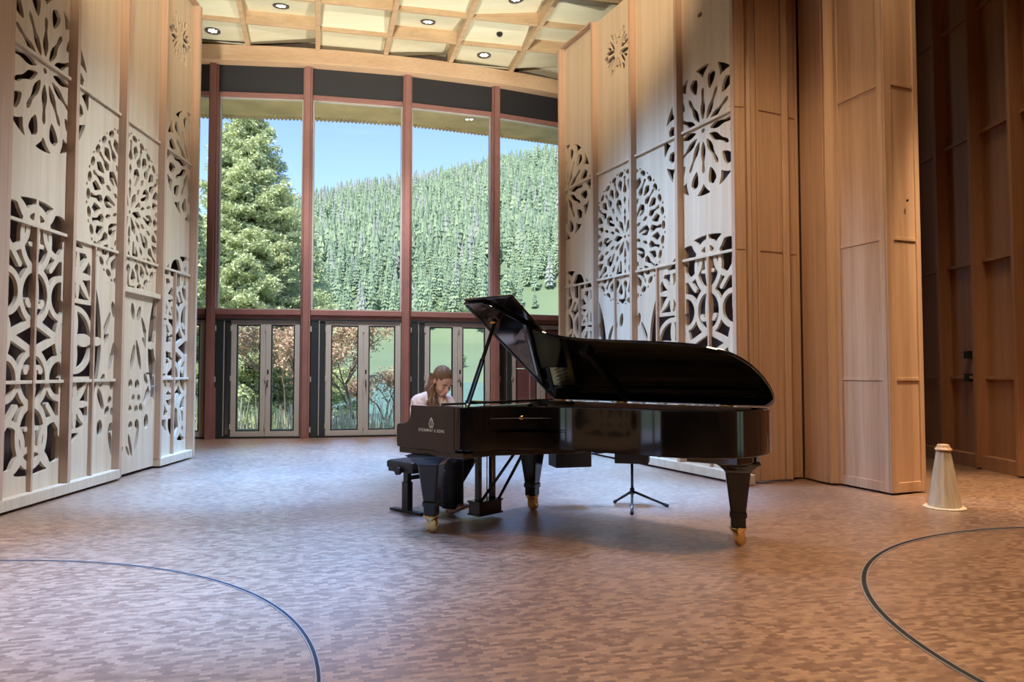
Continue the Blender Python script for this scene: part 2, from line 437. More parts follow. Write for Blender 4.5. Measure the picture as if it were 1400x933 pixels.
# ------------------------------------------------------------------ the two fretwork walls
W = 1.05; ZT = 6.62
RAILS = [1.15, 2.63, 4.25]
PD = .088
def screen_wall(origin, direction, flip, labels, door_panel=None, small_u=None):
    """Local x runs along the wall away from the camera, local y points into the hall (mirrored by `flip`)."""
    ang = math.atan2(direction[1], direction[0])
    s = -1 if not flip else 1           # side of the hall in local y
    for i in range(4):
        u0 = i * W; is_door = (i == door_panel)
        loc = (origin[0] + math.cos(ang) * u0, origin[1] + math.sin(ang) * u0, 0)
        root = tag(empty('screen_panel', loc, ang), labels[i], 'screen panel', 'fretwork screen panels')
        def bx(name, x0, x1, y0, y1, z0, z1, mat=M['screen'], bevel=.003, parent=root):
            return MB().box((x0, min(s * y0, s * y1), z0), (x1, max(s * y0, s * y1), z1)).build(name, mat, parent, bevel)
        # y measured into the hall from the fin fronts: fins 0..-.13, panel face at -.13
        zb = .03
        if is_door:
            p = fret_mesh('panel', u0 + .03, u0 + W - .032, 2.25, ZT, small_u, M['screen'], flip=not flip)
        else:
            p = fret_mesh('panel', u0 + .03, u0 + W - .032, .08, ZT, small_u, M['screen'], flip=not flip)
        me = p.data; p.parent = root
        for v in me.vertices: v.co.x -= u0; v.co.y = s * (-PD + v.co.y)
        if is_door:
            d = fret_mesh('door_leaf', u0 + .09, u0 + W - .03, .035, 2.2, small_u, M['screen'], flip=not flip)
            d.parent = root
            for v in d.data.vertices: v.co.x -= u0; v.co.y = s * (-PD + .013 + v.co.y)
            hb = MB().tube([(.93, s * (-PD + .013), 1.06), (.93, s * (-PD + .065), 1.06), (.83, s * (-PD + .065), 1.06)], .010, 8)
            h = hb.build('door_handle', M['steel'], d)
            MB().box((.90, min(s * (-PD + .01), s * (-PD + .019)), .93), (.96, max(s * (-PD + .01), s * (-PD + .019)), 1.15)).build('handle_plate', M['steel'], d, .002)
            MB().box((.76, min(s * (-PD + .012), s * (-PD + .015)), 1.215), (.90, max(s * (-PD + .012), s * (-PD + .015)), 1.235)).build('name_plate', M['label'], d)
            bx('door_head', .03, W - .032, -PD, -.02, 2.19, 2.25)
        # fins
        bx('fin', -.028, .028, -.17, .0, zb + .0 if is_door else .1, ZT, M['fin'])
        if i == 3: bx('fin', W - .03, W + .03, -.17, .02, .03, ZT, M['fin'])
        # rails
        for zr in RAILS:
            if is_door and zr < 2: continue
            bx('rail', .03, W - .03, -PD, -PD + .03, zr - .016, zr + .016)
        # mid stile on the lower half
        if not is_door: bx('stile', .50, .53, -PD, -PD + .04, .12, RAILS[1] - .018, M['fin'])
        if not is_door:
            b = bx('base_rail', -.028 if i else -.2, W + (.03 if i == 3 else -.031), -PD, .012, .025, .125)
        if i == 3 or i == 0: bx('cap', .03, W - .031, -.17, .0, ZT, ZT + .03, M['fin'])
    return ang

angL = screen_wall((-4.423, 6.376), (-.041, .999), False,
    ['pale fretwork wall panel nearest the camera on the left, with a large rosette above',
     'pale fretwork panel on the left, second from the camera, with flower tracery low down',
     'pale fretwork wall panel on the left with a handled door below its dense rosette',
     'last fretwork wall panel on the left, next to the window wall'], door_panel=2, small_u=3.75)
angR = screen_wall((2.486, 8.156), (-.4027, .9153), True,
    ['pale fretwork panel at the right above the piano tail with a whole large rosette',
     'pale fretwork panel on the right, second from the plain wood section',
     'pale fretwork panel on the right with the dense rosette and a small rosette on top',
     'last fretwork panel on the right, next to the window wall'], small_u=2.55)

# dark backing boards behind the fretwork, end boards added to block window light
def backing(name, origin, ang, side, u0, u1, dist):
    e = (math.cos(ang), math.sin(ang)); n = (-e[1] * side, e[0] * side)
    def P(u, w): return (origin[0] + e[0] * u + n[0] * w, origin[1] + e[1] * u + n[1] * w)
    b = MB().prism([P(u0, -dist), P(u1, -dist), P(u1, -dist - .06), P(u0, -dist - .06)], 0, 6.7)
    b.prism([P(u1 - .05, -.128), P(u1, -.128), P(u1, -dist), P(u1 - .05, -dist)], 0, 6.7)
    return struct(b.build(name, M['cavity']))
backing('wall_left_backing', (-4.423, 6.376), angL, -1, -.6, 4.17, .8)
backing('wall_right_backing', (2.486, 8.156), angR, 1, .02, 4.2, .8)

# ------------------------------------------------------------------ plain wood walls
def run_wall(name, pts, mat, th=.04, z0=.02, z1=6.62):
    b = MB()
    for p, q in zip(pts, pts[1:]):
        p = Vector((*p, 0)); q = Vector((*q, 0)); d = (q - p).normalized(); nrm = Vector((-d.y, d.x, 0))
        if nrm.y < 0: nrm = -nrm
        b.prism([(p.x, p.y), (q.x, q.y), (q.x + nrm.x * th, q.y + nrm.y * th), (p.x + nrm.x * th, p.y + nrm.y * th)], z0, z1)
    return b.build(name, mat, None, .004)
def framed(name, p, q, parent, mat, sw=(.07, .07), rails=(.14, 1.17, 2.62, 4.24, 5.9), deep=.02, z1=6.62, z0=.02, frame_h=.10, rail_h=.035, skew=1):
    """Framed face between floor points p and q, panels set back from stiles and rails."""
    p = Vector((*p, 0)); q = Vector((*q, 0)); d = (q - p).normalized(); L = (q - p).length
    nrm = Vector((d.y, -d.x, 0))
    if nrm.y > 0 and abs(nrm.y) > .2: nrm = -nrm
    if skew < 0: nrm = -nrm
    def P(u, w): return p + d * u + nrm * w
    def quad(b, u0, u1, w0, w1, za, zb): b.prism([tuple(P(u0, w0))[:2], tuple(P(u1, w0))[:2], tuple(P(u1, w1))[:2], tuple(P(u0, w1))[:2]], za, zb)
    b = MB(); quad(b, 0, L, -.06, -deep, z0, z1); main = b.build(name, mat, parent)
    for nm, u0, u1 in (('stile', 0, sw[0]), ('stile', L - sw[1], L)):
        c = MB(); quad(c, u0, u1, -.03, 0, z0, z1); c.build(nm, mat, main, .003)
    c = MB(); quad(c, sw[0], L - sw[1], -.03, -.002, z0, z0 + frame_h); c.build('base_rail', mat, main, .003)
    for z in rails[1:]:
        c = MB(); quad(c, sw[0], L - sw[1], -.03, -.011, z - rail_h / 2, z + rail_h / 2); c.build('rail', mat, main, .003)
    return main
# pleated plain section beside the fretwork
pl = run_wall('wall_right_pleats', [(2.50, 8.14), (2.622, 8.151), (2.66, 8.22), (2.78, 8.236), (3.13, 8.40), (3.20, 8.39), (3.25, 8.50), (3.379, 8.57)], M['warmwood'])
struct(pl)
for p, q in (((2.66, 8.20), (2.70, 8.18)), ((2.78, 8.222), (2.815, 8.235)), ((3.13, 8.385), (3.20, 8.375)), ((3.345, 8.54), (3.385, 8.555))):
    b = MB(); b.prism([p, q, (q[0] - .01, q[1] + .06), (p[0] - .01, p[1] + .06)], .02, 6.62); b.build('batten', M['warmwood'], pl, .004)
for z in (2.62, 4.24):
    b = MB()
    for p, q in (((2.50, 8.137), (2.622, 8.148)), ((2.79, 8.235), (3.125, 8.392)), ((3.26, 8.50), (3.345, 8.55))): b.beam((*p, z), (*q, z), .006, .006)
    b.build('seam', M['darkwood'], pl)
lf = run_wall('wall_right_leaf', [(3.401, 8.541), (3.487, 8.13)], M['warmwood'], th=.03); struct(lf)
c = MB(); c.prism([(3.396, 8.538), (3.482, 8.125), (3.49, 8.13), (3.404, 8.543)], .02, .10); c.build('base_rail', M['warmwood'], lf)
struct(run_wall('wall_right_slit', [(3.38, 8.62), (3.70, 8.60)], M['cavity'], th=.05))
o = fret_mesh('wall_left_fretwork', .03, 3.12, .08, 4.9, None, M['screen']); struct(o)
o.location = (-4.45, 2.0, 0); o.rotation_euler = (0, 0, PI / 2)
for v in o.data.vertices: v.co.y *= -1
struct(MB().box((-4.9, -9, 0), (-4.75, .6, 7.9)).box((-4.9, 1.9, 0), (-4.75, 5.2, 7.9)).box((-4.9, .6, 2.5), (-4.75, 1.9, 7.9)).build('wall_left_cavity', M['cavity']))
sd = struct(empty('door_7', (-4.82, .6, 0), PI / 2))  # unseen glazed door, added to give the piano rim a bright reflection
f = MB()
for x in (0, .605, 1.21): f.box((x, -.03, 0), (x + .09, .03, 2.5))
f.box((0, -.03, 0), (1.30, .03, .1)).box((0, -.03, 2.4), (1.30, .03, 2.5)).build('door_frame', M['doorgrey'], sd, .003)
MB().box((.09, -.004, .1), (.605, .004, 2.4)).box((.695, -.004, .1), (1.21, .004, 2.4)).build('pane', M['glass'], sd)
for k in range(4):
    struct(MB().box((-4.50, 2.0 + 1.05 * k - .028, .02), (-4.38, 2.0 + 1.05 * k + .028, 6.6)).build('trim_3', M['fin']))
struct(MB().box((-4.75, 5.2, .02), (-4.405, 6.325, 6.62)).build('wall_left_pilaster', M['fin'], None, .004))
# thick pier: narrow pilaster, long face, short end
pier = struct(run_wall('wall_right_pier', [(3.497, 8.078), (3.605, 8.078)], M['warmwood'], th=.5))
framed('pier_face', (3.601, 8.078), (3.827, 7.417), pier, M['warmwood'], sw=(.05, .10), skew=1)
framed('pier_end', (3.827, 7.417), (4.273, 7.595), pier, M['warmwood'], sw=(.10, .06))
b = MB(); b.prism([(3.62, 8.10), (3.85, 7.47), (4.25, 7.63), (4.02, 8.30)], .03, 6.6); b.build('pier_core', M['warmwood'], pier)
b = MB(); b.lathe([(.014, 0), (.014, .01)], 12); b.xform(Matrix.Translation((4.095, 7.515, 3.02)) @ Matrix.Rotation(math.radians(21.8), 4, 'Z') @ Matrix.Rotation(PI / 2, 4, 'X')); b.build('peg_hole', M['ringgap'], pier)

# tall back wall on the far right: bays between fins
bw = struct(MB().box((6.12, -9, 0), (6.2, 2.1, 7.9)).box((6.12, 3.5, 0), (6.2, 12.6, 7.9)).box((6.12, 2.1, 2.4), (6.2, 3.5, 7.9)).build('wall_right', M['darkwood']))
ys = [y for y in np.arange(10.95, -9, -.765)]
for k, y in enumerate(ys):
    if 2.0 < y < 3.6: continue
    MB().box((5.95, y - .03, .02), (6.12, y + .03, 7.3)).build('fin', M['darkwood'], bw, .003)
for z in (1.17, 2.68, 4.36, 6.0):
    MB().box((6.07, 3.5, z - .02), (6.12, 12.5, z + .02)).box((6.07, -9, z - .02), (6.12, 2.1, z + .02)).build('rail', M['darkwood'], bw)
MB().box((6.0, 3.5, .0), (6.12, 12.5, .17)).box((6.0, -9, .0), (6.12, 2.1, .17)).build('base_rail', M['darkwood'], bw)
for z in (3.02 - 1.9, 1.42):
    MB().box((6.05, 9.72, z), (6.119, 9.80, z + .10)).build('wall_switch', M['ringgap'], bw)
struct(MB().box((3.6, 12.5, 0), (6.3, 12.6, 7.6)).build('wall_right_end', M['cavity']))
# ------------------------------------------------------------------ window wall
CP = [(-7.42, 13.58), (-5.62, 13.66), (-3.90, 13.83), (-2.07, 14.22), (-.355, 14.79), (1.30, 15.55)]
# columns
for i, (x, y) in enumerate(CP):
    p = Vector(CP[max(i - 1, 0)]); q = Vector(CP[min(i + 1, len(CP) - 1)]); a = math.atan2(q.y - p.y, q.x - p.x)
    c = empty('window_column', (x, y, 0), a); struct(c)
    MB().box((-.085, -.10, 0), (.085, .14, 7.05)).build('post', M['frame'], c, .006)
    MB().box((-.05, -.155, 0), (.05, -.10, 7.05)).build('front_fin', M['frame'], c, .004)
    for s in (-1, 1): MB().box((min(s * .085, s * .115), .0, 2.41), (max(s * .085, s * .115), .07, 6.46)).build('glazing_bead', M['doorgrey'], c, .003)

def leaf(root, x0, x1, name, infill=None, handle=False):
    f = MB(); y0, y1 = -.03, .045; z0, z1 = .03, 2.215; sw = .095
    f.box((x0, y0, z0), (x0 + sw, y1, z1)).box((x1 - sw, y0, z0), (x1, y1, z1)).box((x0 + sw, y0, z0), (x1 - sw, y1, z0 + .10)).box((x0 + sw, y0, z1 - .09), (x1 - sw, y1, z1))
    L = f.build(name, M['doorgrey'], root, .004)
    g = MB(); a, b_, c, d = x0 + sw, x1 - sw, z0 + .10, z1 - .09; k = .022
    for lo, hi in (((a, -.02, c), (a + k, .03, d)), ((b_ - k, -.02, c), (b_, .03, d)), ((a + k, -.02, c), (b_ - k, .03, c + k)), ((a + k, -.02, d - k), (b_ - k, .03, d))): g.box(lo, hi)
    g.build('gasket', M['doordark'], L)
    if infill:
        MB().box((a + k, -.005, c + k), (b_ - k, .02, 1.30)).box((a + k, -.005, 1.312), (b_ - k, .02, d - k)).build('infill_panel', infill, L)
        MB().box((b_ - k - .14, -.012, c + k), (b_ - k - .128, -.005, d - k)).build('infill_strip', M['doorgrey'], L)
    else: MB().box((a + k, .004, c + k), (b_ - k, .010, d - k)).build('pane', M['glass'], L)
    if handle:
        h = MB().tube([(x0 + .045, -.03, 1.08), (x0 + .045, -.075, 1.08), (x0 + .045, -.085, .95)], .011, 8).build('handle', M['doordark'], L)
        MB().box((x0 + .03, -.036, 1.2), (x0 + .06, -.03, 1.28)).build('lock', M['doordark'], L)
    for z in (.22, 1.12, 2.05):
        MB().box((x0 - .012, -.05, z - .05), (x0 + .012, -.03, z + .05)).build('hinge', M['doorgrey'], L)

for i in range(5):
    p = Vector(CP[i]); q = Vector(CP[i + 1]); L = (q - p).length; a = math.atan2(q.y - p.y, q.x - p.x)
    w = struct(empty('window_%d' % (i + 1), (p.x, p.y, 0), a))
    MB().box((.085, -.06, 6.53), (L - .085, .08, 7.06)).build('blind_box', M['blind'], w, .004)
    MB().box((.085, -.08, 6.45), (L - .085, .09, 6.53)).build('head_bar', M['frame'], w, .004)
    MB().box((.085, -.10, 2.31), (L - .085, .10, 2.41)).build('sill_bar', M['frame'], w, .006)
    MB().box((.085, .015, 2.41), (L - .085, .03, 6.45)).build('pane', M['glass'], w)
    MB().box((.085, -.02, 6.43), (L - .085, .05, 6.45)).box((.085, -.02, 2.41), (L - .085, .05, 2.43)).build('glazing_bead', M['doorgrey'], w)
    d = struct(empty('door_%d' % (i + 1), (p.x, p.y, 0), a))
    MB().box((.085, -.06, 2.215), (L - .085, .09, 2.31)).build('door_head', M['frame'], d, .004)
    MB().box((.085, -.07, 2.205), (L - .085, -.06, 2.24)).build('head_seal', M['doordark'], d)
    MB().box((.085, -.06, .0), (L - .085, .09, .03)).build('threshold', M['doordark'], d)
    # the folded-back pair of leaves, seen edge-on
    MB().box((.095, -.06, .03), (.235, .16, 2.205)).build('folded_leaf', M['doorpack'], d, .004)
    MB().box((.255, -.045, .03), (.36, .16, 2.205)).build('folded_leaf', M['doorpack'], d, .004)
    MB().box((.238, -.05, .05), (.252, .02, 2.19)).build('edge_strip', M['doorgrey'], d)
    if i == 1: MB().box((.275, -.05, .08), (.335, -.045, 2.15)).build('edge_pane', M['steel'], d)
    for z in (.15, 1.1, 2.05): MB().box((.085, -.075, z - .05), (.105, -.06, z + .05)).build('hinge', M['doorgrey'], d)
    mid = .5 * (.37 + L - .105)
    leaf(d, .37, mid - .002, 'door_leaf', M['redclad'] if i == 4 else None)
    leaf(d, mid + .002, L - .105, 'door_leaf', M['redclad'] if i == 4 else None, handle=i != 4)
    # small boxed trunk beside the first post
    if i == 1: MB().box((.085, -.10, 0), (.115, .0, .95)).build('post_cover', M['frame'], d)

def smooth_line(pts, n=8):
    P = [Vector((*p, 0)) for p in pts]; out = []
    for i in range(len(P) - 1):
        p0 = P[max(i - 1, 0)]; p1 = P[i]; p2 = P[i + 1]; p3 = P[min(i + 2, len(P) - 1)]
        for k in range(n):
            t = k / n
            out.append(.5 * ((2 * p1) + (p2 - p0) * t + (2 * p0 - 5 * p1 + 4 * p2 - p3) * t * t + (3 * p1 - p0 - 3 * p2 + p3) * t ** 3))
    out.append(P[-1]); return out
def offset(line, w):
    o = []
    for i, p in enumerate(line):
        d = (line[min(i + 1, len(line) - 1)] - line[max(i - 1, 0)]).normalized(); o.append(p + Vector((-d.y, d.x, 0)) * w)
    return o
def ribbon(line, w0, w1, z0, z1):
    a = offset(line, w0); b = offset(line, w1); m = MB(); n = len(a)
    V = [(p.x, p.y, z0) for p in a] + [(p.x, p.y, z1) for p in a] + [(p.x, p.y, z0) for p in b] + [(p.x, p.y, z1) for p in b]
    F = []
    for i in range(n - 1):
        F += [(i, i+1, n+i+1, n+i), (2*n+i, 3*n+i, 3*n+i+1, 2*n+i+1), (i, 2*n+i, 2*n+i+1, i+1), (n+i, n+i+1, 3*n+i+1, 3*n+i)]
    F += [(0, n, 3*n, 2*n), (n-1, 3*n-1, 4*n-1, 2*n-1)]
    return m.add(V, F)
WL = smooth_line([(-8.3, 13.55)] + CP + [(2.9, 16.5)])
struct(ribbon(WL, -.30, .12, 7.05, 7.34).build('beam_back', M['beam'], None, .01))
struct(ribbon(WL, -.02, .12, 7.34, 8.0).build('wall_back_upper', M['hallshell']))

# ------------------------------------------------------------------ ceiling
A = Vector((-.258, .966, 0)); Cc = Vector((.966, .258, 0))
ceil = struct(empty('ceiling', (0, 0, 0)))
MB().box((-8.2, -9.1, 7.9), (6.3, 16.2, 8.0)).build('slab', M['hallshell'], ceil)
def ac(al, c): return A * (al - .0) + Cc * c
cross = [-.04 + 1.26 * k for k in range(-4, 6)]
alongs = [15.33, 14.30, 13.27, 12.25, 11.22, 10.2, 9.18]
def al_at(al, c): return al - .042 * c
for c in cross:
    p = ac(8.6, c); q = ac(14.75, c); q = p + (q - p)
    # stop at the beam
    best = min(range(len(WL)), key=lambda i: abs((WL[i] - p).cross(A).z)); lim = (WL[best] - p).dot(A) - .15
    q = p + A * min(lim, 6.4)
    MB().beam((p.x, p.y, 7.46), (q.x, q.y, 7.46), .085, .30).build('rib', M['ceilrib'], ceil, .004)
for al in alongs[2:]:
    p = ac(al_at(al, -5.1), -5.1); q = ac(al_at(al, 6.2), 6.2)
    MB().beam((p.x, p.y, 7.47), (q.x, q.y, 7.47), .06, .28).build('rib', M['ceilrib'], ceil, .004)
tl = random.Random(3)
FLAT = {}
for ci in range(len(cross) - 1):
    for ai in range(len(alongs) - 1):
        c0, c1 = cross[ci] + .04, cross[ci + 1] - .04; a1, a0 = alongs[ai] - .03, alongs[ai + 1] + .03
        k = (ci * 2 + ai) % 4; lo, hi = 7.40, 7.56
        z = {0: (lo, lo, hi, hi), 1: (7.42,) * 4, 2: (hi, hi, lo, lo), 3: (lo, hi, hi, lo)}[k]
        cs = [(a0, c0), (a0, c1), (a1, c1), (a1, c0)]
        V = []
        for (al, c), zz in zip(cs, z):
            p = ac(al_at(al, c), c); V.append((p.x, p.y, zz))
        V += [(x, y, zz + .03) for x, y, zz in V]
        FLAT[(ci, ai)] = V[:4]
        MB().add(V, [(0,1,2,3),(7,6,5,4),(0,4,5,1),(1,5,6,2),(2,6,7,3),(3,7,4,0)]).build('coffer_panel', M['ceilpanel'], ceil)
def ceil_z(x, y):
    p = Vector((x, y, 0)); c = p.dot(Cc); al = p.dot(A) + .042 * c
    for (ci, ai), V in FLAT.items():
        if cross[ci] <= c < cross[ci + 1] and alongs[ai + 1] <= al < alongs[ai]:
            fc = (c - cross[ci]) / 1.26; fa = (al - alongs[ai + 1]) / 1.03
            z = [v[2] for v in V]
            zz = (z[0] * (1 - fc) + z[1] * fc) * (1 - fa) + (z[3] * (1 - fc) + z[2] * fc) * fa
            Nn = (Vector(V[1]) - Vector(V[0])).cross(Vector(V[3]) - Vector(V[0])).normalized()
            return zz, (Nn if Nn.z > 0 else -Nn)
    return 7.42, Vector((0, 0, 1))

def emis(name, col, st):
    m = bpy.data.materials.new(name); m.use_nodes = True; nt = m.node_tree; nt.nodes.clear()
    o = N(nt, 'ShaderNodeOutputMaterial'); e = N(nt, 'ShaderNodeEmission', Strength=st); e.inputs['Color'].default_value = (*col, 1)
    nt.links.new(e.outputs[0], o.inputs[0]); return m
M['led'] = emis('led_glow', (1., .97, .90), 6.)
M['trimring'] = plain('downlight_trim', (.09, .075, .06), .4)
labs = ['round recessed downlight at the far left of the ceiling, lowest beside the left wall', 'recessed downlight upper left, in a coffer by the left wall top',
        'recessed downlight in the middle of the coffered ceiling above the second pane', 'recessed downlight close to the curved beam above the third pane',
        'recessed downlight at the top right edge of the ceiling']
for (x, y), lb in zip([(-5.42, 13.0), (-3.94, 12.23), (-1.50, 12.81), (-.545, 14.02), (.073, 12.0)], labs):
    z, nn = ceil_z(x, y)
    r = tag(empty('ceiling_light', (x, y, z)), lb, 'ceiling light', 'recessed ceiling downlights')
    r.rotation_euler = Vector((0, 0, 1)).rotation_difference(nn).to_euler()
    MB().lathe([(.10, .0), (.135, -.002), (.135, -.018), (.118, -.02), (.10, -.006)], 28).build('trim_ring', M['trimring'], r)
    MB().lathe([(.10, -.001), (.02, -.002)], 28).build('reflector', M['steel'], r)
    for k in range(7):
        a = k * PI / 3; q = (0, 0) if k == 6 else (.058 * math.cos(a), .058 * math.sin(a))
        MB().lathe([(.024, -.003), (.022, -.009), (.008, -.012)], 12, (q[0], q[1], 0)).build('led_lens', M['led'], r)
z, nn = ceil_z(-.228, 13.18)
r = tag(empty('ceiling_sensor', (-.228, 13.18, z)), 'small dark round sensor hanging under a ceiling coffer', 'sensor')
r.rotation_euler = Vector((0, 0, 1)).rotation_difference(nn).to_euler()
MB().lathe([(.055, 0), (.055, -.03), (.045, -.045)], 20).build('housing', M['ringgap'], r)
MB().lathe([(.035, -.045), (.03, -.06), (.012, -.068)], 16).build('lens', M['blind'], r)

# ------------------------------------------------------------------ floor and shell
fl_line = offset(WL, .10)
poly = [(-8.2, -9.1), (6.3, -9.1), (6.3, 16.6), (2.9, 16.6)] + [(p.x, p.y) for p in reversed(fl_line)]
b = MB(); n = len(poly)
b.add([(x, y, 0) for x, y in poly] + [(x, y, -.2) for x, y in poly], [tuple(range(n)), tuple(range(2 * n - 1, n - 1, -1))] + [(i, n + i, n + (i + 1) % n, (i + 1) % n) for i in range(n)])
struct(b.build('floor', M['floor']))
struct(MB().box((-8.2, 5.2, 0), (-8.1, 13.7, 7.9)).box((-8.2, 5.1, 0), (-4.9, 5.2, 7.9)).build('wall_left', M['hallshell']))
struct(MB().box((-40, -14, -.3), (-8.3, 13.9, -.1)).box((-8.3, -14, -.3), (-4.95, 5.0, -.1)).build('lawn_ground', M['meadow']))
struct(MB().box((-8.2, -9.2, 0), (6.3, -9.1, 7.9)).build('wall_front', M['hallshell']))
b = MB(); b.beam((1.42, 15.62, 3.95), (3.75, 12.6, 3.95), .1, 7.9, up=(0, 0, 1)); struct(b.build('wall_back_right', M['hallshell']))
sd = struct(empty('door_6', (6.14, 2.1, 0), PI / 2))
f = MB()
for x in (0, .65, 1.30): f.box((x, -.03, 0), (x + .09, .03, 2.4))
f.box((0, -.03, 0), (1.39, .03, .12)).box((0, -.03, 2.3), (1.39, .03, 2.4)).build('door_frame', M['doorgrey'], sd, .003)
MB().box((.09, -.004, .12), (.65, .004, 2.3)).box((.74, -.004, .12), (1.30, .004, 2.3)).build('pane', M['glass'], sd)
struct(MB().box((6.3, -14, -.3), (40, 13.9, -.1)).build('lawn_ground', M['meadow']))
def ring(name, cx, cy, R, w, label):
    prof = [(R - w / 2, .0005), (R - w / 2, .004), (R - w * .28, .004), (R - w * .28, .0015), (R + w * .28, .0015), (R + w * .28, .004), (R + w / 2, .004), (R + w / 2, .0005)]
    n = 160; V = []; F = []; mi = []
    for r, z in prof:
        for k in range(n): t = 2 * PI * k / n; V.append((cx + r * math.cos(t), cy + r * math.sin(t), z))
    b = MB()
    for i in range(len(prof) - 1):
        b.add([V[i*n + k] for k in range(n)] + [V[(i+1)*n + k] for k in range(n)], [(k, (k+1) % n, n + (k+1) % n, n + k) for k in range(n)], 1 if i in (2, 3, 4) else 0)
    o = b.build(name, [M['ringmetal'], M['ringgap']]); struct(o, label)
ring('trim_1', -3.24, 2.335, 2.55, .026, 'thin round seam let into the floor on the left')
ring('trim_2', 4.46, 3.33, 2.60, .042, 'round dark seam with metal edges let into the floor on the right')

# ------------------------------------------------------------------ outside
edge = smooth_line([(-9.5, 15.25), (-6.21, 15.468), (-4.492, 15.604), (-2.36, 15.99), (-.589, 16.62), (1.014, 17.262), (3.2, 18.2)])
inner = offset(WL, .10); b = MB()
pl = [(p.x, p.y) for p in inner] + [(p.x, p.y) for p in reversed(edge)]
b.prism(pl, 6.75, 6.95); sof = struct(b.build('roof_soffit', M['concrete']))
# corrugated sheet edge
L = 0; V = []; F = []
dense = []
for p, q in zip(edge, edge[1:]):
    k = max(1, int((q - p).length / .016)); dense += [p.lerp(q, j / k) for j in range(k)]
acc = 0; off = offset(dense, .35)
for i, p in enumerate(dense):
    if i: acc += (p - dense[i - 1]).length
    zz = 6.74 + .022 * math.sin(acc * 2 * PI / .085)
    V += [(p.x, p.y, zz), (off[i].x, off[i].y, zz + .05), (p.x, p.y, 6.80)]
for i in range(len(dense) - 1): F += [(3*i, 3*i+3, 3*i+4, 3*i+1), (3*i, 3*i+2, 3*i+5, 3*i+3)]
MB().add(V, F).build('corrugated_edge', M['concrete'], sof)
r = tag(empty('soffit_light', (-.93, 15.72, 6.75)), 'bright recessed spotlight in the concrete soffit outside the third pane', 'ceiling light')
MB().box((-.10, -.05, -.012), (.10, .05, 0)).build('frame', M['doorgrey'], r, .003)
for s in (-1, 1): MB().lathe([(.032, -.012), (.028, -.018)], 14, (s * .045, 0, 0)).build('led_lens', M['led'], r)

for x, y in CP[:5]:
    pass
def ridge(t): return np.interp(t, [-.8, -.5, -.36, -.308, -.212, -.155, -.081, -.039, .014, .06, .3, .8], [.13, .17, .21, .229, .252, .259, .271, .283, .295, .305, .33, .33]) * 1100
def sstep(x): x = np.clip(x, 0, 1); return x * x * (3 - 2 * x)
def hnoise(x, y):
    return 5 * np.sin(x * .021 + 1.3) * np.cos(y * .017) + 3 * np.sin(x * .05 + y * .031)
def terrain(x, y):
    x = np.asarray(x, float); y = np.asarray(y, float); t = x / np.maximum(y, 1)
    z = np.where(y < 17.3, -.12, -.12 - 2.3 * sstep((y - 17.3) / 9))
    z = np.where(y > 170, -2.4 + 2.4 * sstep((y - 170) / 25), z)
    z = np.where(y > 185, -1.2 + 14.0 * ((y - 185) / 115) ** 1.0, z) if True else z
    R = ridge(t); k = np.clip((y - 300) / 800, 0, 1)
    zz = 12.8 + (R - 12.8) * k ** .97 + hnoise(x, y) * np.minimum(k * 4, 1) * (1 - k)
    z = np.where(y > 300, zz, z)
    return np.where(y > 1100, R - (y - 1100) * .25, z)
Ys = np.concatenate([np.arange(14.2, 40, 1.2), np.arange(40, 170, 12), np.arange(170, 300, 8), np.arange(300, 1100, 20), np.arange(1100, 1500, 60)])
Ts = np.concatenate([np.linspace(-1.1, .55, 70)])
TT, YY = np.meshgrid(Ts, Ys); XX = TT * YY; ZZ = terrain(XX, YY)
nr, nc = XX.shape
V = np.stack([XX, YY, ZZ], -1).reshape(-1, 3)
F = [(j*nc+i, j*nc+i+1, (j+1)*nc+i+1, (j+1)*nc+i) for j in range(nr-1) for i in range(nc-1)
     if YY[j, i] > 17.5 or True]
g = MB(); g.add(V, F, 0, True)
struct(g.build('hillside_ground', M['meadow']))
struct(MB().add([(-260, 19, -1.5), (140, 19, -1.5), (140, 200, -1.5), (-260, 200, -1.5)], [(0, 1, 2, 3)]).build('lake', M['lake']))

def conifer_mesh(name, seed, layers, spokes, mat, width=.19):
    r = random.Random(seed); V = []; F = []
    for l in range(layers):
        f = l / (layers - 1); z0 = .08 + .84 * f; rad = width * (1 - f) ** .8 + .012; dz = .95 / layers * 2.1
        V.append((0, 0, min(1., z0 + dz))); c = len(V) - 1; st = len(V)
        ph = r.random() * 6
        for k in range(spokes * 2):
            a = ph + PI * k / spokes; rr = rad * (r.uniform(.72, 1.2) if k % 2 == 0 else r.uniform(.55, .78))
            V.append((rr * math.cos(a), rr * math.sin(a), z0 + (r.uniform(-.045, .015) if k % 2 == 0 else r.uniform(.0, .03))))
        for k in range(spokes * 2): F.append((c, st + k, st + (k + 1) % (spokes * 2)))
    V += [(.012, 0, 0), (-.006, .01, 0), (-.006, -.01, 0), (0, 0, .3)]; n = len(V)
    F += [(n-4, n-3, n-1), (n-3, n-2, n-1), (n-2, n-4, n-1)]
    me = bpy.data.meshes.new(name); me.from_pydata(V, [], F); me.materials.append(mat); me.update(); return me
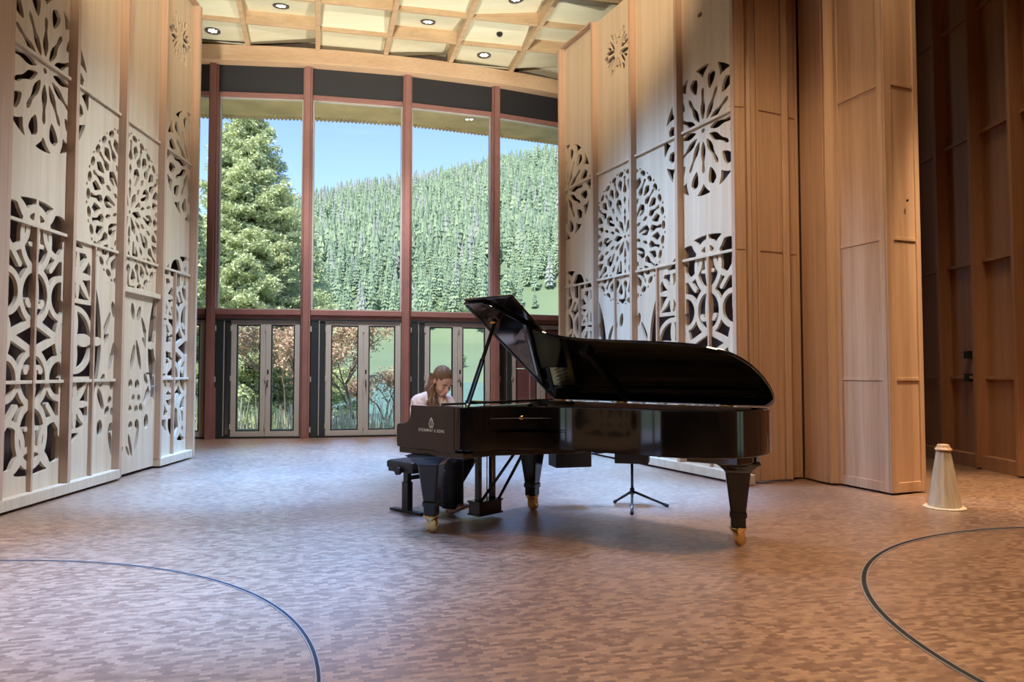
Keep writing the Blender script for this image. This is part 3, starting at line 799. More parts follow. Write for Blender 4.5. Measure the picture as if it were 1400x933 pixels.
def round_mesh(name, seed, mat):
    r = random.Random(seed); b = MB()
    for k in range(620):
        d = Vector((r.gauss(0, 1), r.gauss(0, 1), r.gauss(0, 1))).normalized(); rad = .30 * r.uniform(.45, 1.08) * (1 + .2 * math.sin(d.x * 5 + seed) * math.cos(d.z * 6 + seed))
        p = Vector((d.x * rad, d.y * rad, d.z * rad * 1.45 + .52)); u = d.cross(Vector((r.uniform(-1, 1), r.uniform(-1, 1), r.uniform(-1, 1)))).normalized(); v = (d.cross(u) + d * r.uniform(-.6, .6)).normalized(); l = r.uniform(.03, .055)
        b.add([p - u * l, p - v * l * .7, p + u * l, p + v * l * .7], [(0, 1, 2, 3)])
    b.tube([(0, 0, 0), (0, 0, .5)], [.016, .008], 5)
    b.lathe([(.02, .2), (.15, .28), (.21, .45), (.20, .65), (.12, .82), (.02, .90)], 10)
    me = bpy.data.meshes.new(name); me.from_pydata(b.v, [], b.f); me.materials.append(mat); me.update(); return me
CON = [conifer_mesh('conifer_tree', i, 13, 10, M['conifer'], .112 + .010 * i) for i in range(5)]
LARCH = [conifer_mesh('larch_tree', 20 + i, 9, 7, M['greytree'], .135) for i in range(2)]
BRO = [round_mesh('broadleaf_tree', i, M['broadleaf']) for i in range(3)]
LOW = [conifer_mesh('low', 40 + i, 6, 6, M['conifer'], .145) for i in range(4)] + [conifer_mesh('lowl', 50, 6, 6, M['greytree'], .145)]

# forest positions, nearest first
spots = []
y = 300.
while y < 1090:
    sp = 5.6 + y * .0062
    for t in np.arange(-.62 + RNG.uniform(0, .01), .17, sp / y):
        x = t * y + RNG.uniform(-.27, .27) * sp; yy = y + RNG.uniform(-.30, .30) * sp; tt = x / yy
        edge_y = 314 + 34 * float(sstep((tt + .06) / .10)) + 14 * math.sin(tt * 60)
        if yy < edge_y: continue
        if 620 < yy < 742 and -.295 < tt < -.235 - .0: continue
        if 880 < yy < 930 and .02 < tt < .07: continue
        if tt > -.002 and yy < 362: continue
        spots.append((x, yy))
    y += sp * .95
spots.sort(key=lambda p: p[1])
vis = [p for p in spots if -.44 < p[0] / p[1] < .10]
near = []
for p in vis:
    if len(near) >= 285: break
    if all((p[0] - q[0]) ** 2 + (p[1] - q[1]) ** 2 > 6.0 ** 2 for q in near[-60:]): near.append(p)
nearset = set(near)
last = near[-1][1]
rest = [p for p in spots if p not in nearset and (p[1] > last + 5 or not (-.46 < p[0] / p[1] < .12)) and all((p[0] - q[0]) ** 2 + (p[1] - q[1]) ** 2 > 36 for q in near[-80:])]
rr = random.Random(5)
for k, (x, yy) in enumerate(near):
    u = rr.random(); t = x / yy
    if u < .80: me = CON[k % 5]; nm, lb, ct, gp = 'conifer_tree', 'dark green conifer in the dense forest at the foot of the hill', 'conifer', 'conifers at the foot of the hill'
    elif u < .90: me = LARCH[k % 2]; nm, lb, ct, gp = 'larch_tree', 'greyish conifer among the green ones at the foot of the hill', 'conifer', 'greyish conifers at the foot of the hill'
    else: me = BRO[k % 3]; nm, lb, ct, gp = 'broadleaf_tree', 'light green rounded tree among the conifers on the hill', 'tree', 'rounded trees among the conifers'
    h = rr.uniform(17, 25) * (.46 if me in BRO else 1)
    o = bpy.data.objects.new(nm, me); COL.objects.link(o); o.location = (x, yy, float(terrain(x, yy)) - .4)
    o.scale = (h * rr.uniform(.9, 1.15),) * 2 + (h,); o.rotation_euler = (0, 0, rr.uniform(0, 6.28)); tag(o, lb, ct, gp)
def meadow_tree(px_t, yy, h, me, nm, lb, ct):
    x = px_t * yy; o = bpy.data.objects.new(nm, me); COL.objects.link(o); o.location = (x, yy, float(terrain(x, yy)) - .3); o.scale = (h * 1.2, h * 1.2, h); tag(o, lb, ct)
meadow_tree(.031, 341, 10.5, CON[4], 'conifer_tree', 'lone bushy conifer standing free on the bright meadow at the right', 'conifer')
meadow_tree(.010, 343, 15, CON[2], 'conifer_tree', 'tall slim conifer on the meadow edge, left of the lone bushy one', 'conifer')
meadow_tree(-.070, 215, 5, BRO[1], 'meadow_shrub', 'small dark bush on the meadow above the lake, right of the pianist', 'shrub')
# everything further up: one mass
TV = [np.array([v.co for v in m.vertices]) for m in LOW]; TF = [[tuple(p.vertices) for p in m.polygons] for m in LOW]
V = []; F = []; MI = []; o0 = 0
rz = terrain(np.array([p[0] for p in rest]), np.array([p[1] for p in rest]))
for k, ((x, yy), z) in enumerate(zip(rest, rz)):
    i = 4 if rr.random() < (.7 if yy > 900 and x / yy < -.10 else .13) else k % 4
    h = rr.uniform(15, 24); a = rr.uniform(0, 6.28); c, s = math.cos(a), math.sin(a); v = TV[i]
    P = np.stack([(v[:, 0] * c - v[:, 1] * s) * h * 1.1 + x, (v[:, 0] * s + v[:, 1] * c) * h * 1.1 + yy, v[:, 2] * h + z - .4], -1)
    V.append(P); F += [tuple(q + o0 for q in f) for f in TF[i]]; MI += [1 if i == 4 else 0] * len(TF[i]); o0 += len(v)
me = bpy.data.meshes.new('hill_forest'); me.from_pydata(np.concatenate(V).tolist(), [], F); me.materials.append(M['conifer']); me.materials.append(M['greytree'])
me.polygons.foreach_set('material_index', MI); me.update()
o = bpy.data.objects.new('hill_forest', me); COL.objects.link(o); tag(o, 'dense conifer forest covering the upper hillside up to the ridge', 'forest', kind='stuff')
for m in LOW: bpy.data.meshes.remove(m)

def leaf_quads(b, c, n, spread, size, r, droop=0.):
    for _ in range(n):
        p = Vector(c) + Vector((r.gauss(0, spread), r.gauss(0, spread), r.gauss(0, spread * .7)))
        d = Vector((r.uniform(-1, 1), r.uniform(-1, 1), r.uniform(-.7, .5) - droop)).normalized(); u = d.cross(Vector((r.uniform(-1, 1), r.uniform(-1, 1), r.uniform(-1, 1)))).normalized()
        l = size * r.uniform(.7, 1.4); w = l * .32
        b.add([p - u * w, p + d * l * .5 - u * w * .3, p + d * l, p + u * w], [(0, 1, 2, 3)])
def spruce(x, y, h, base_r, label, seed, z0, width=1.):
    r = random.Random(seed); root = tag(empty('spruce_tree', (x, y, z0)), label, 'spruce')
    MB().tube([(0, 0, -.3), (0, 0, h * .5), (0, 0, h * .97)], [base_r, base_r * .6, .02], 9).build('trunk', M['bark'], root)
    br = MB(); fo = MB(); z = h * .045
    while z < h * .985:
        Lm = width * (.40 * (h - z)) ** .88 * .98 + .12
        for k in range(r.randint(6, 8)):
            a = r.uniform(0, 2 * PI); L = Lm * r.uniform(.65, 1.1); dr = .22 * L * r.uniform(.6, 1.3)
            pts = []
            for j in range(7):
                f = j / 6; pts.append(Vector((math.cos(a) * L * f, math.sin(a) * L * f, z + .10 * L * f - dr * math.sin(f * 2.2))))
            br.tube(pts[::2] + [pts[-1]] if False else [pts[0], pts[3], pts[6]], [.035, .02, .006], 4, caps=False)
            ns = max(4, int(L * 6))
            for j in range(ns):
                f = .15 + .85 * j / ns; i = min(5, int(f * 6)); p = pts[i].lerp(pts[i + 1], f * 6 - i)
                sdir = Vector((-math.sin(a), math.cos(a), 0))
                for s in (-1, 1):
                    tl_ = L * .34 * (1.1 - f) + .10
                    e = p + sdir * s * tl_ + Vector((math.cos(a), math.sin(a), 0)) * tl_ * .6 - Vector((0, 0, tl_ * .35 + r.uniform(0, .12)))
                    m = 3 if tl_ > .3 else 2
                    for q in range(m):
                        leaf_quads(fo, p.lerp(e, (q + .6) / m), 7, .085, .135, r, .25)
        z += .155 + .14 * (1 - z / h)
    br.build('branches', M['bark'], root); fo.build('needles', M['spruce'], root)
spruce(-11.0, 30, 14.6, .26, 'big light green spruce right outside the first window pane', 3, -.9, 1.1)
spruce(-11.7, 41, 11.2, .16, 'smaller spruce behind the post between first and second pane', 5, -1.1, .95)
spruce(-9.75, 21.6, 7.6, .14, 'spruce in the narrow pane beside the left fretwork wall', 8, -.95, .8)

def copper_tree(x, y, h, sx, label, seed, z0, dens=1.):
    r = random.Random(seed); root = tag(empty('copper_shrub', (x, y, z0)), label, 'shrub', 'reddish shrubs by the lake')
    br = MB(); fo = MB()
    def grow(p, d, L, rad, lv):
        q = p + d * L; mid = p.lerp(q, .5) + Vector((r.uniform(-.1, .1), r.uniform(-.1, .1), 0)) * L * .4
        br.tube([p, mid, q], [rad, rad * .8, rad * .6], 5, caps=False)
        if lv >= 1: leaf_quads(fo, q, int(24 * dens), .16, .105, r); leaf_quads(fo, mid, int(8 * dens), .14, .10, r)
        if lv < 4:
            for _ in range(r.randint(2, 3)):
                nd = (d + Vector((r.uniform(-.9, .9) * sx, r.uniform(-.7, .7), r.uniform(-.25, .5)))).normalized()
                grow(q, nd, L * r.uniform(.62, .85), rad * .6, lv + 1)
    for k in range(3): grow(Vector((r.uniform(-.15, .15), 0, -.1)), Vector((r.uniform(-.5, .5), r.uniform(-.3, .3), 1)).normalized(), h * .3, .045, 0)
    br.build('branches', M['bark'], root); fo.build('leaves', M['redleaf'], root)
copper_tree(-7.6, 24.6, 3.9, 1.0, 'reddish shrub outside the right leaf of the first glazed door pair', 2, -.35)
copper_tree(-5.55, 25.5, 4.1, 1.1, 'large reddish shrub outside the second glazed door pair', 9, -.3, 1.1)
copper_tree(-4.7, 27.5, 2.2, 1.1, 'low orange shrub outside the right leaf of the second door pair', 13, -.5, .8)
r = random.Random(9); b = MB()
for _ in range(5200):
    y = r.uniform(19.6, 24.5); x = r.uniform(-.47, .12) * y; h = r.uniform(.35, 1.15) * (1. if r.random() < .6 else .6); z = float(-.12 - 2.3 * sstep((y - 17.3) / 9)); l = r.uniform(-.16, .16)
    w = .012
    b.add([(x - w, y, z), (x + w, y, z), (x + l + w * .6, y + r.uniform(-.1, .1), z + h), (x + l - w * .4, y, z + h)], [(0, 1, 2, 3)])
o = b.build('reeds', M['reed']); tag(o, 'pale dry reeds along the near shore of the lake', 'reeds', kind='stuff')

# ------------------------------------------------------------------ sky, sun
wd = bpy.data.worlds.new('world'); SC.world = wd; wd.use_nodes = True; nt = wd.node_tree
bg = nt.nodes['Background']; sky = N(nt, 'ShaderNodeTexSky', sky_type='NISHITA')
sky.sun_disc = False; sky.sun_elevation = math.radians(48); sky.sun_rotation = math.radians(215); sky.altitude = 900; sky.air_density = 1.0; sky.dust_density = .6; sky.ozone_density = 1.6
tint = N(nt, 'ShaderNodeMix', data_type='RGBA', blend_type='MULTIPLY'); tint.inputs[0].default_value = 1.; tint.inputs[7].default_value = (.90, .87, 1.12, 1)
nt.links.new(sky.outputs[0], tint.inputs[6]); nt.links.new(tint.outputs[2], bg.inputs[0]); bg.inputs[1].default_value = SKY
sun = bpy.data.lights.new('sun', 'SUN'); sun.energy = SUN; sun.angle = .01; sun.color = (1, .95, .86)
so = bpy.data.objects.new('sun', sun); COL.objects.link(so); so.rotation_euler = (math.radians(33), 0, math.radians(-24))
for i in range(5):
    p = Vector(CP[i]); q = Vector(CP[i + 1]); L = (q - p).length; a = math.atan2(q.y - p.y, q.x - p.x)
    al = bpy.data.lights.new('daylight_portal', 'AREA'); al.shape = 'RECTANGLE'; al.size = L - .2; al.size_y = 6.4; al.cycles.is_portal = True
    ao = bpy.data.objects.new('daylight_portal', al); COL.objects.link(ao); m = (p + q) / 2; ao.location = (m.x - math.sin(a) * .12, m.y + math.cos(a) * .12, 3.25)
    ao.rotation_euler = (-PI / 2, 0, a)
def lamp(name, loc, power, size, col, target=None, kind='AREA', spot=1.2, blend=.8):
    l = bpy.data.lights.new(name, kind); l.energy = power; l.color = col
    if kind == 'AREA': l.shape = 'DISK'; l.size = size
    else: l.shadow_soft_size = size
    if kind == 'SPOT': l.spot_size = spot; l.spot_blend = blend
    o = bpy.data.objects.new(name, l); COL.objects.link(o); o.location = loc
    d = (Vector(target) - Vector(loc)) if target else Vector((0, 0, -1))
    o.rotation_euler = d.to_track_quat('-Z', 'Y').to_euler(); return o
# ------------------------------------------------------------------ grand piano (local x: keyboard -> tail, local -y: towards the audience)
PO = (.115, 6.96, 0); PA = math.atan2(-.672, .741)
piano = tag(empty('grand_piano', PO, PA), 'long glossy black concert grand piano with its lid raised on the prop', 'piano')
def catmull(P, n=6):
    P = [Vector(p) for p in P]; out = []
    for i in range(len(P) - 1):
        p0 = P[max(i - 1, 0)]; p1 = P[i]; p2 = P[i + 1]; p3 = P[min(i + 2, len(P) - 1)]
        for k in range(n):
            t = k / n; out.append(.5 * ((2 * p1) + (p2 - p0) * t + (2 * p0 - 5 * p1 + 4 * p2 - p3) * t * t + (3 * p1 - p0 - 3 * p2 + p3) * t ** 3))
    out.append(P[-1]); return out
bent = catmull([(.68, 1.50, 0), (.745, 1.455, 0), (.80, 1.35, 0), (.88, 1.18, 0), (1.0, 1.045, 0), (1.2, .955, 0), (1.5, .895, 0), (1.8, .86, 0), (2.05, .82, 0), (2.22, .755, 0), (2.35, .65, 0), (2.43, .50, 0), (2.46, .32, 0), (2.45, .16, 0), (2.41, .05, 0), (2.34, 0, 0)], 5)
OUT = [Vector((.62, 1.50, 0)), Vector((.65, 1.50, 0))] + bent + [Vector((1.8, 0, 0)), Vector((1.0, 0, 0)), Vector((.62, 0, 0))]   # open chain, (x, yp)
def yflip(pts): return [(p.x, -p.y) for p in pts]
def chain_offset(P, w):
    o = []
    for i, p in enumerate(P):
        d = (P[min(i + 1, len(P) - 1)] - P[max(i - 1, 0)]).normalized(); o.append(p + Vector((d.y, -d.x, 0)) * w)
    return o
def band(P, w, z0, z1, mi=0, smooth=True, chamfer=.006):
    """Wall following the chain P; w is the thickness inwards."""
    a = P; b_ = chain_offset(P, w); n = len(a); m = MB()
    V = []
    prof = [(0, z0 + chamfer), (0, z1 - chamfer), (chamfer, z1), (w - chamfer, z1), (w, z1 - chamfer), (w, z0), (chamfer, z0)]
    for q, z in prof:
        for p in chain_offset(P, q) if q else a: V.append((p.x, -p.y, z))
    F = []; k = len(prof)
    for j in range(k):
        j2 = (j + 1) % k
        for i in range(n - 1): F.append((j * n + i, j * n + i + 1, j2 * n + i + 1, j2 * n + i))
    F.append(tuple(j * n for j in range(k))); F.append(tuple(j * n + n - 1 for j in range(k)))
    m.add(V, F, mi, smooth); return m
def auto_smooth(o, deg=35):
    md = o.modifiers.new('ws', 'EDGE_SPLIT'); md.split_angle = math.radians(deg); return o
RZ0, RZ1 = .665, .985
auto_smooth(band(OUT, .075, RZ0, RZ1).build('rim', M['lacquer'], piano))
# cheek arms with scrolled fronts
arm = catmull([(.13, RZ1 - .006, 0), (.128, .93, 0), (.118, .885, 0), (.09, .855, 0), (.04, .84, 0), (-.02, .835, 0)], 4)
prof = [(.64, RZ1), (.136, RZ1)] + [(p.x, p.y) for p in arm] + [(-.038, .825), (-.042, .80), (-.042, .70), (-.034, .655), (.0, .648), (.64, .648)]
for y0, y1 in ((-1.50, -1.425), (-.075, 0)):
    armo = MB().prism(prof, y0, y1, axis='y').build('arm', M['lacquer'], piano, .005)
    if y0 < -1: side_arm = armo
# inlay on the treble arm: emblem and maker's name
def text(body, size, name, parent, mat, loc, rot, sx=1., spacing=1.):
    cu = bpy.data.curves.new(name, 'FONT'); cu.body = body; cu.size = size; cu.extrude = .0008; cu.align_x = 'CENTER'; cu.space_character = spacing
    t = bpy.data.objects.new(name, cu); COL.objects.link(t); bpy.context.view_layer.update()
    me = bpy.data.meshes.new_from_object(t.evaluated_get(bpy.context.evaluated_depsgraph_get())); bpy.data.objects.remove(t)
    me.materials.clear(); me.materials.append(mat)
    o = bpy.data.objects.new(name, me); COL.objects.link(o); o.parent = parent; o.location = loc; o.rotation_euler = rot; o.scale = (sx, 1, 1); return o
text('STEINWAY & SONS', .033, 'lettering', piano, M['logo'], (.375, -1.5008, .788), (PI / 2, 0, 0), .86, 1.25)
e = MB()      # lyre-shaped emblem
for s in (-1, 1):
    e.tube([(s * .006, 0, -.03), (s * .020, 0, -.022), (s * .024, 0, -.004), (s * .013, 0, .012), (s * .018, 0, .028)], [.003, .004, .004, .003, .003], 6)
e.lathe([(.02, -.036), (.02, -.030)], 10); e.tube([(-.018, 0, .026), (.018, 0, .026)], .0025, 6)
for k in (-.006, 0, .006): e.tube([(k, 0, -.03), (k, 0, .026)], .0012, 5)
e.lathe([(.003, .026), (.008, .034), (.004, .042)], 8)
e.v = [(x, y * .08, z) for x, y, z in e.v]
e.build('emblem', M['logo'], piano, loc=(.375, -1.5012, .856))
# key bed, slip, blocks, keys, fallboard
MB().box((-.02, -1.49, .605), (.72, -.01, .648)).build('key_bed', M['lacquer'], piano, .006)
MB().prism([(.72, -1.40), (1.15, -.72), (1.15, -.05), (.72, -.03)], .62, .665).build('belly_frame', M['satinleg'], piano, .004)
MB().box((-.035, -1.425, .648), (-.012, -.075, .722)).build('key_slip', M['lacquer'], piano, .004)
for y0, y1 in ((-1.425, -1.365), (-.135, -.075)): MB().box((-.012, y0, .648), (.20, y1, .79)).build('key_block', M['lacquer'], piano, .008)
k0, k1 = -1.362, -.138; wk = (k1 - k0) / 52
wb = MB(); bb = MB()
for k in range(52):
    wb.box((-.008, k0 + k * wk + .0006, .70), (.142, k0 + (k + 1) * wk - .0006, .735))
    j = (k0, 52 - k)
    # treble is at -y: count from the bass side
    kk = 51 - k
    if kk < 51 and (kk % 7) not in (1, 4): bb.box((.047, k0 + k * wk - .0055, .735), (.142, k0 + k * wk + .0055, .747))
wb.build('white_keys', M['ivory'], piano); bb.build('black_keys', M['ebony'], piano, .001)
MB().prism([(.142, .70), (.165, .70), (.235, .955), (.21, .958)], -1.365, -.135, axis='y').build('fallboard', M['lacquer'], piano, .003)
# inside: soundboard, iron frame with struts, strings, pins
inner = [Vector((.30, 1.43, 0))] + chain_offset(OUT, .07)[1:-1] + [Vector((.30, .07, 0))]
MB().prism(yflip(inner), .80, .815).build('soundboard', M['spruceboard'], piano)
pl_in = chain_offset(OUT, .105)
pf = MB(); pf.prism([(.30, -1.40), (.62, -1.40), (.62, -.10), (.30, -.10)], .87, .885)
pfb = band(pl_in, .07, .86, .885); pf.add(pfb.v, pfb.f)
for a_, b_, w in [((.6, .12), (2.25, .16), .045), ((.6, .42), (2.30, .34), .045), ((.6, .80), (2.0, .70), .045), ((.6, 1.10), (1.0, .95), .04), ((.6, .95), (1.5, .80), .04), ((.6, .3), (2.0, .70), .035)]:
    pf.beam((a_[0], -a_[1], .895), (b_[0], -b_[1], .895), w, .04)
pf.build('iron_frame', M['plate'], piano, .004)
st = MB()
for k in range(60):
    f = k / 59; y = .14 + 1.2 * f; L = np.interp(y, [.1, .5, .8, 1.0, 1.2, 1.38], [2.25, 2.2, 1.8, 1.15, .95, .82])
    st.beam((.45, -y, .905), (float(L), -y * (.93 if y < 1 else .98), .90), .0016, .0016)
st.build('strings', M['steel'], piano)
tp = MB()
for k in range(110):
    f = k / 109; tp.lathe([(.0045, 0), (.0045, .05)], 6, (.40 + .05 * (k % 3), -(.13 + 1.24 * f), .885))
tp.build('tuning_pins', M['steel'], piano)
dm = MB()
for k in range(66): dm.box((.62, -(.14 + 1.18 * k / 66) - .006, .91), (.70, -(.14 + 1.18 * k / 66) + .006, .945))
dm.build('dampers', M['lacquer_in'], piano)
# music desk slid back and folded flat, with its side rails
MB().box((.33, -1.10, 1.002), (.62, -.32, 1.016)).build('music_desk', M['lacquer'], piano, .003)
for y in (-1.425, -.075): pass
MB().box((.31, -1.425, .955), (.66, -1.39, .985)).box((.31, -.11, .955), (.66, -.075, .985)).box((.36, -1.39, .985), (.40, -.11, 1.002)).build('desk_rail', M['lacquer_in'], piano, .003)
# lid on its hinges
TH = math.radians(34.6)
lid_pts = [Vector(p) for p in [(.365, 0, 0), (.365, 1.41, 0)]] + catmull([(.56, 1.40, 0), (.635, 1.345, 0), (.70, 1.25, 0), (.78, 1.135, 0), (.90, .99, 0), (1.03, .92, 0), (1.22, .875, 0), (1.43, .85, 0), (1.73, .82, 0), (2.02, .785, 0), (2.2, .735, 0), (2.35, .65, 0), (2.44, .50, 0), (2.475, .30, 0), (2.46, .12, 0), (2.42, .03, 0), (2.36, -.012, 0)], 5)
def lid_xf(b): return b.xform(Matrix.Translation((0, 0, .992)) @ Matrix.Rotation(-TH, 4, 'X'))
lid = lid_xf(MB().prism(yflip(lid_pts), 0, .022)).build('lid', M['lacquer'], piano, .006)
lid_xf(MB().prism([(.365, .01), (.365, -1.42), (.88, -1.42), (.88, .01)], .026, .048)).build('lid_flap', M['lacquer'], lid, .006)
# joint strip and lid rib, hinges
lid_xf(MB().box((1.16, -.76, -.030), (1.21, -.06, 0)).box((1.15, -.78, -.045), (1.22, -.70, 0))).build('lid_rib', M['lacquer_in'], lid, .004)
lid_xf(MB().box((.375, -1.38, -.006), (.40, -.05, 0))).build('lid_seal', M['lacquer_in'], lid)
for x in (.44, 1.10, 2.05):
    h = MB().tube([(x - .05, .006, .990), (x + .05, .006, .990)], .009, 10); h.box((x - .048, -.03, .986), (x + .048, .006, .990)); lid_xf
    h.build('hinge', M['brass'], piano)
# hinge-side rail of the rim that shows below the lid
MB().box((.36, -.088, .90), (2.28, -.075, .983)).build('hinge_rail', M['railwood'], piano)
# prop stick
def lid_point(x, w, dz=0): return Vector((x, -w * math.cos(TH) + dz * math.sin(TH) * 0, .992 + w * math.sin(TH) + dz))
p = Vector((.66, -1.40, .985)); q = lid_point(.52, 1.16, -.012)
pr = MB(); pr.beam(p, p.lerp(q, .55), .028, .034); pr.beam(p.lerp(q, .55), q, .022, .026)
pr.build('prop_stick', M['satinleg'], piano, .004)
d = (q - p); MB().beam(p.lerp(q, .02) + Vector((.018, -.012, 0)), p.lerp(q, .52) + Vector((.018, -.012, 0)), .006, .008).build('short_prop', M['steel'], piano)
MB().box((.50, -1.16 * math.cos(TH) - .03, q.z - .004), (.55, -1.16 * math.cos(TH) + .03, q.z + .010)).build('prop_cup', M['brass'], piano)
MB().lathe([(.012, 0), (.012, .03), (.007, .035)], 10, (.665, -1.40, .97)).build('prop_pivot', M['brass'], piano)
for x, y in ((.90, 1.13),):
    n = MB().lathe([(.020, 0), (.020, .006), (.009, .012)], 14)
    n.xform(Matrix.Translation((.945, -1.108, .90)) @ Matrix.Rotation(math.radians(50), 4, 'Z') @ Matrix.Rotation(PI / 2, 4, 'X')); n.build('lock_escutcheon', M['brass'], piano)
# legs
def leg(x, y, rot, zt, pw=.16):
    r = empty('leg', (x, -y, 0), rot); r.parent = piano
    m = MB()
    V = []
    secs = [(.052, .135), (.052, .20), (.060, .205), (.060, .235), (.054, .245), (.086, .52), (.086, .53)]
    def sq(secs, n=4, ch=.012):
        V = []; F = []
        for hw, z in secs:
            c = min(ch, hw * .3)
            for sx, sy in ((1, 1), (-1, 1), (-1, -1), (1, -1)):
                if sx * sy > 0: V.extend([(sx * hw, sy * (hw - c), z), (sx * (hw - c), sy * hw, z)])
                else: V.extend([(sx * (hw - c), sy * hw, z), (sx * hw, sy * (hw - c), z)])
        k = 8
        for i in range(len(secs) - 1):
            for j in range(k): F.append((i*k+j, i*k+(j+1)%k, (i+1)*k+(j+1)%k, (i+1)*k+j))
        F.append(tuple(range(k-1, -1, -1))); F.append(tuple((len(secs)-1)*k + j for j in range(k))); return V, F
    m.add(*sq(secs)); shaft = m.build('leg_shaft', M['satinleg'], r, .002)
    c = MB(); c.add(*sq([(.086, .525), (.098, .545), (.128, .575), (.150, .592), (.152, .604)], ch=.008)); c.build('leg_capital', M['satinleg'], r, .003)
    b = MB(); b.box((-pw, -pw, .600), (pw, pw, zt)); b.build('leg_plate', M['satinleg'], r, .006)
    bm_ = M['brass']
    f = MB(); f.lathe([(.050, .136), (.062, .130), (.060, .118), (.046, .100), (.036, .085), (.030, .06)], 20)
    f.build('caster_cup', bm_, r)
    fk = MB()
    for s in (-1, 1): fk.box((-.03, s * .028 - .005, .04), (.045, s * .028 + .005, .10))
    fk.build('caster_fork', bm_, r, .003)
    for s in (-1, 1):
        w = MB().lathe([(.012, -.010), (.040, -.010), (.043, -.006), (.043, .006), (.040, .010), (.012, .010)], 22)
        w.xform(Matrix.Translation((.012, s * .014, .0432)) @ Matrix.Rotation(PI / 2, 4, 'X')); w.build('caster_wheel', bm_, r)
    return r
leg(.262, 1.395, math.radians(28), .606); leg(.245, .17, math.radians(10), .606); leg(2.225, .20, math.radians(28), .666, .125)
b = MB(); b.prism([(1.98, -.50), (2.36, -.48), (2.385, -.30), (2.37, -.14), (2.31, -.03), (1.98, -.03)], .604, .667); b.build('tail_block', M['lacquer'], piano, .006)
# pedal lyre
LX, LY = .185, .715
ly = MB()
for s in (-1, 1): ly.beam((LX, -LY + s * .085, .15), (LX, -LY + s * .085, .61), .038, .05, up=(1, 0, 0))
ly.box((LX - .05, -LY - .16, .57), (LX + .05, -LY + .16, .606)); ly.build('lyre_post', M['satinleg'], piano, .004)
MB().box((LX - .065, -LY - .135, .045), (LX + .065, -LY + .135, .145)).box((LX - .075, -LY - .145, .140), (LX + .075, -LY + .145, .157)).box((LX - .075, -LY - .145, .035), (LX + .075, -LY + .145, .050)).build('pedal_box', M['satinleg'], piano, .004)
for s in (-1, 0, 1):
    c = MB(); y = -LY + s * .07
    c.tube([(LX + .02, y * 1. , .155), (LX + .02, y, .605)], .005, 6); c.build('pedal_rod', M['brass'], piano)
    t = MB(); t.add([(LX - .06, y - .012, .085), (LX - .06, y + .012, .085), (LX - .17, y + .024, .062), (LX - .205, y + .018, .050), (LX - .215, y, .047), (LX - .205, y - .018, .050), (LX - .17, y - .024, .062),
               (LX - .06, y - .012, .095), (LX - .06, y + .012, .095), (LX - .17, y + .024, .073), (LX - .205, y + .018, .060), (LX - .215, y, .056), (LX - .205, y - .018, .060), (LX - .17, y - .024, .073)],
              [(0,1,2,3,4,5,6), (13,12,11,10,9,8,7)] + [(i, i+7, (i+1)%7+7, (i+1)%7) for i in range(7)])
    t.build('pedal', M['brass'], piano)
for s in (-1, 1): MB().tube([(LX + .05, -LY + s * .11, .15), (LX + .42, -LY + s * .05, .625)], .013, 8).build('lyre_brace', M['satinleg'], piano)
# felt pad under the tail, cross beams under the soundboard
bb = MB()
for a_, b_ in [((.72, .12), (2.3, .2)), ((.72, .75), (2.2, .45))]: bb.beam((a_[0], -a_[1], .73), (b_[0], -b_[1], .73), .06, .09)
bb.build('back_post', M['spruceboard'], piano)

# ------------------------------------------------------------------ bench
def pworld(x, yp, z=0): c, s = math.cos(PA), math.sin(PA); return (PO[0] + c * x + s * yp, PO[1] + s * x - c * yp, z)
bench = tag(empty('piano_bench', pworld(-.495, .74), PA), 'black upholstered piano bench on flat bar feet under the pianist', 'bench')
MB().box((-.185, -.37, .385), (.185, .37, .462)).build('seat', M['leather'], bench, .028)
MB().box((-.17, -.35, .36), (.17, .35, .39)).build('seat_frame', M['blacksteel'], bench, .004)
for s in (-1, 1):
    l = MB(); l.box((-.04, s * .27 - .03, .02), (.04, s * .27 + .03, .27)); l.box((-.03, s * .27 - .022, .27), (.03, s * .27 + .022, .362)); l.build('column', M['blacksteel'], bench, .003)
    MB().box((-.21, s * .27 - .03, 0), (.21, s * .27 + .03, .022)).build('foot_bar', M['blacksteel'], bench, .003)
    MB().lathe([(.036, 0), (.036, .03)], 16).xform(Matrix.Translation((0, s * .36, .376)) @ Matrix.Rotation(s * -PI / 2, 4, 'X')).build('adjusting_knob', M['blacksteel'], bench)
MB().box((-.02, -.25, .285), (.02, .25, .32)).build('stretcher', M['blacksteel'], bench, .003)

# ------------------------------------------------------------------ tripod stand with boxes behind the piano
sx, sy = 1.13, 6.93
stand = tag(empty('tripod_stand', (sx, sy, 0)), 'slim dark tripod stand carrying two black boxes on a crossbar behind the piano', 'stand')
MB().tube([(0, 0, .11), (0, 0, .40)], .013, 12).tube([(0, 0, .38), (0, 0, .62)], .010, 12).build('pole', M['chromeblue'], stand)
MB().lathe([(.022, .095), (.022, .15), (.015, .155)], 14).build('collar', M['chromeblue'], stand)
for tx, ty in ((.968, 6.97), (1.045, 6.43), (1.426, 6.784)):
    MB().tube([(0, 0, .125), (tx - sx, ty - sy, .016)], [.013, .011], 8).build('leg', M['chromeblue'], stand)
    MB().tube([((tx - sx) * .9, (ty - sy) * .9, .026), ((tx - sx) * 1.04, (ty - sy) * 1.04, .013)], .0155, 8).build('rubber_foot', M['ringgap'], stand)
MB().tube([(-.62, -.12, .47), (.55, .11, .55)], .010, 8).build('crossbar', M['blacksteel'], stand)
MB().box((-.15, -.13, .395), (.16, .09, .595)).xform(Matrix.Rotation(math.radians(-14), 4, 'Z')).build('black_box', M['equip'], stand, .004)
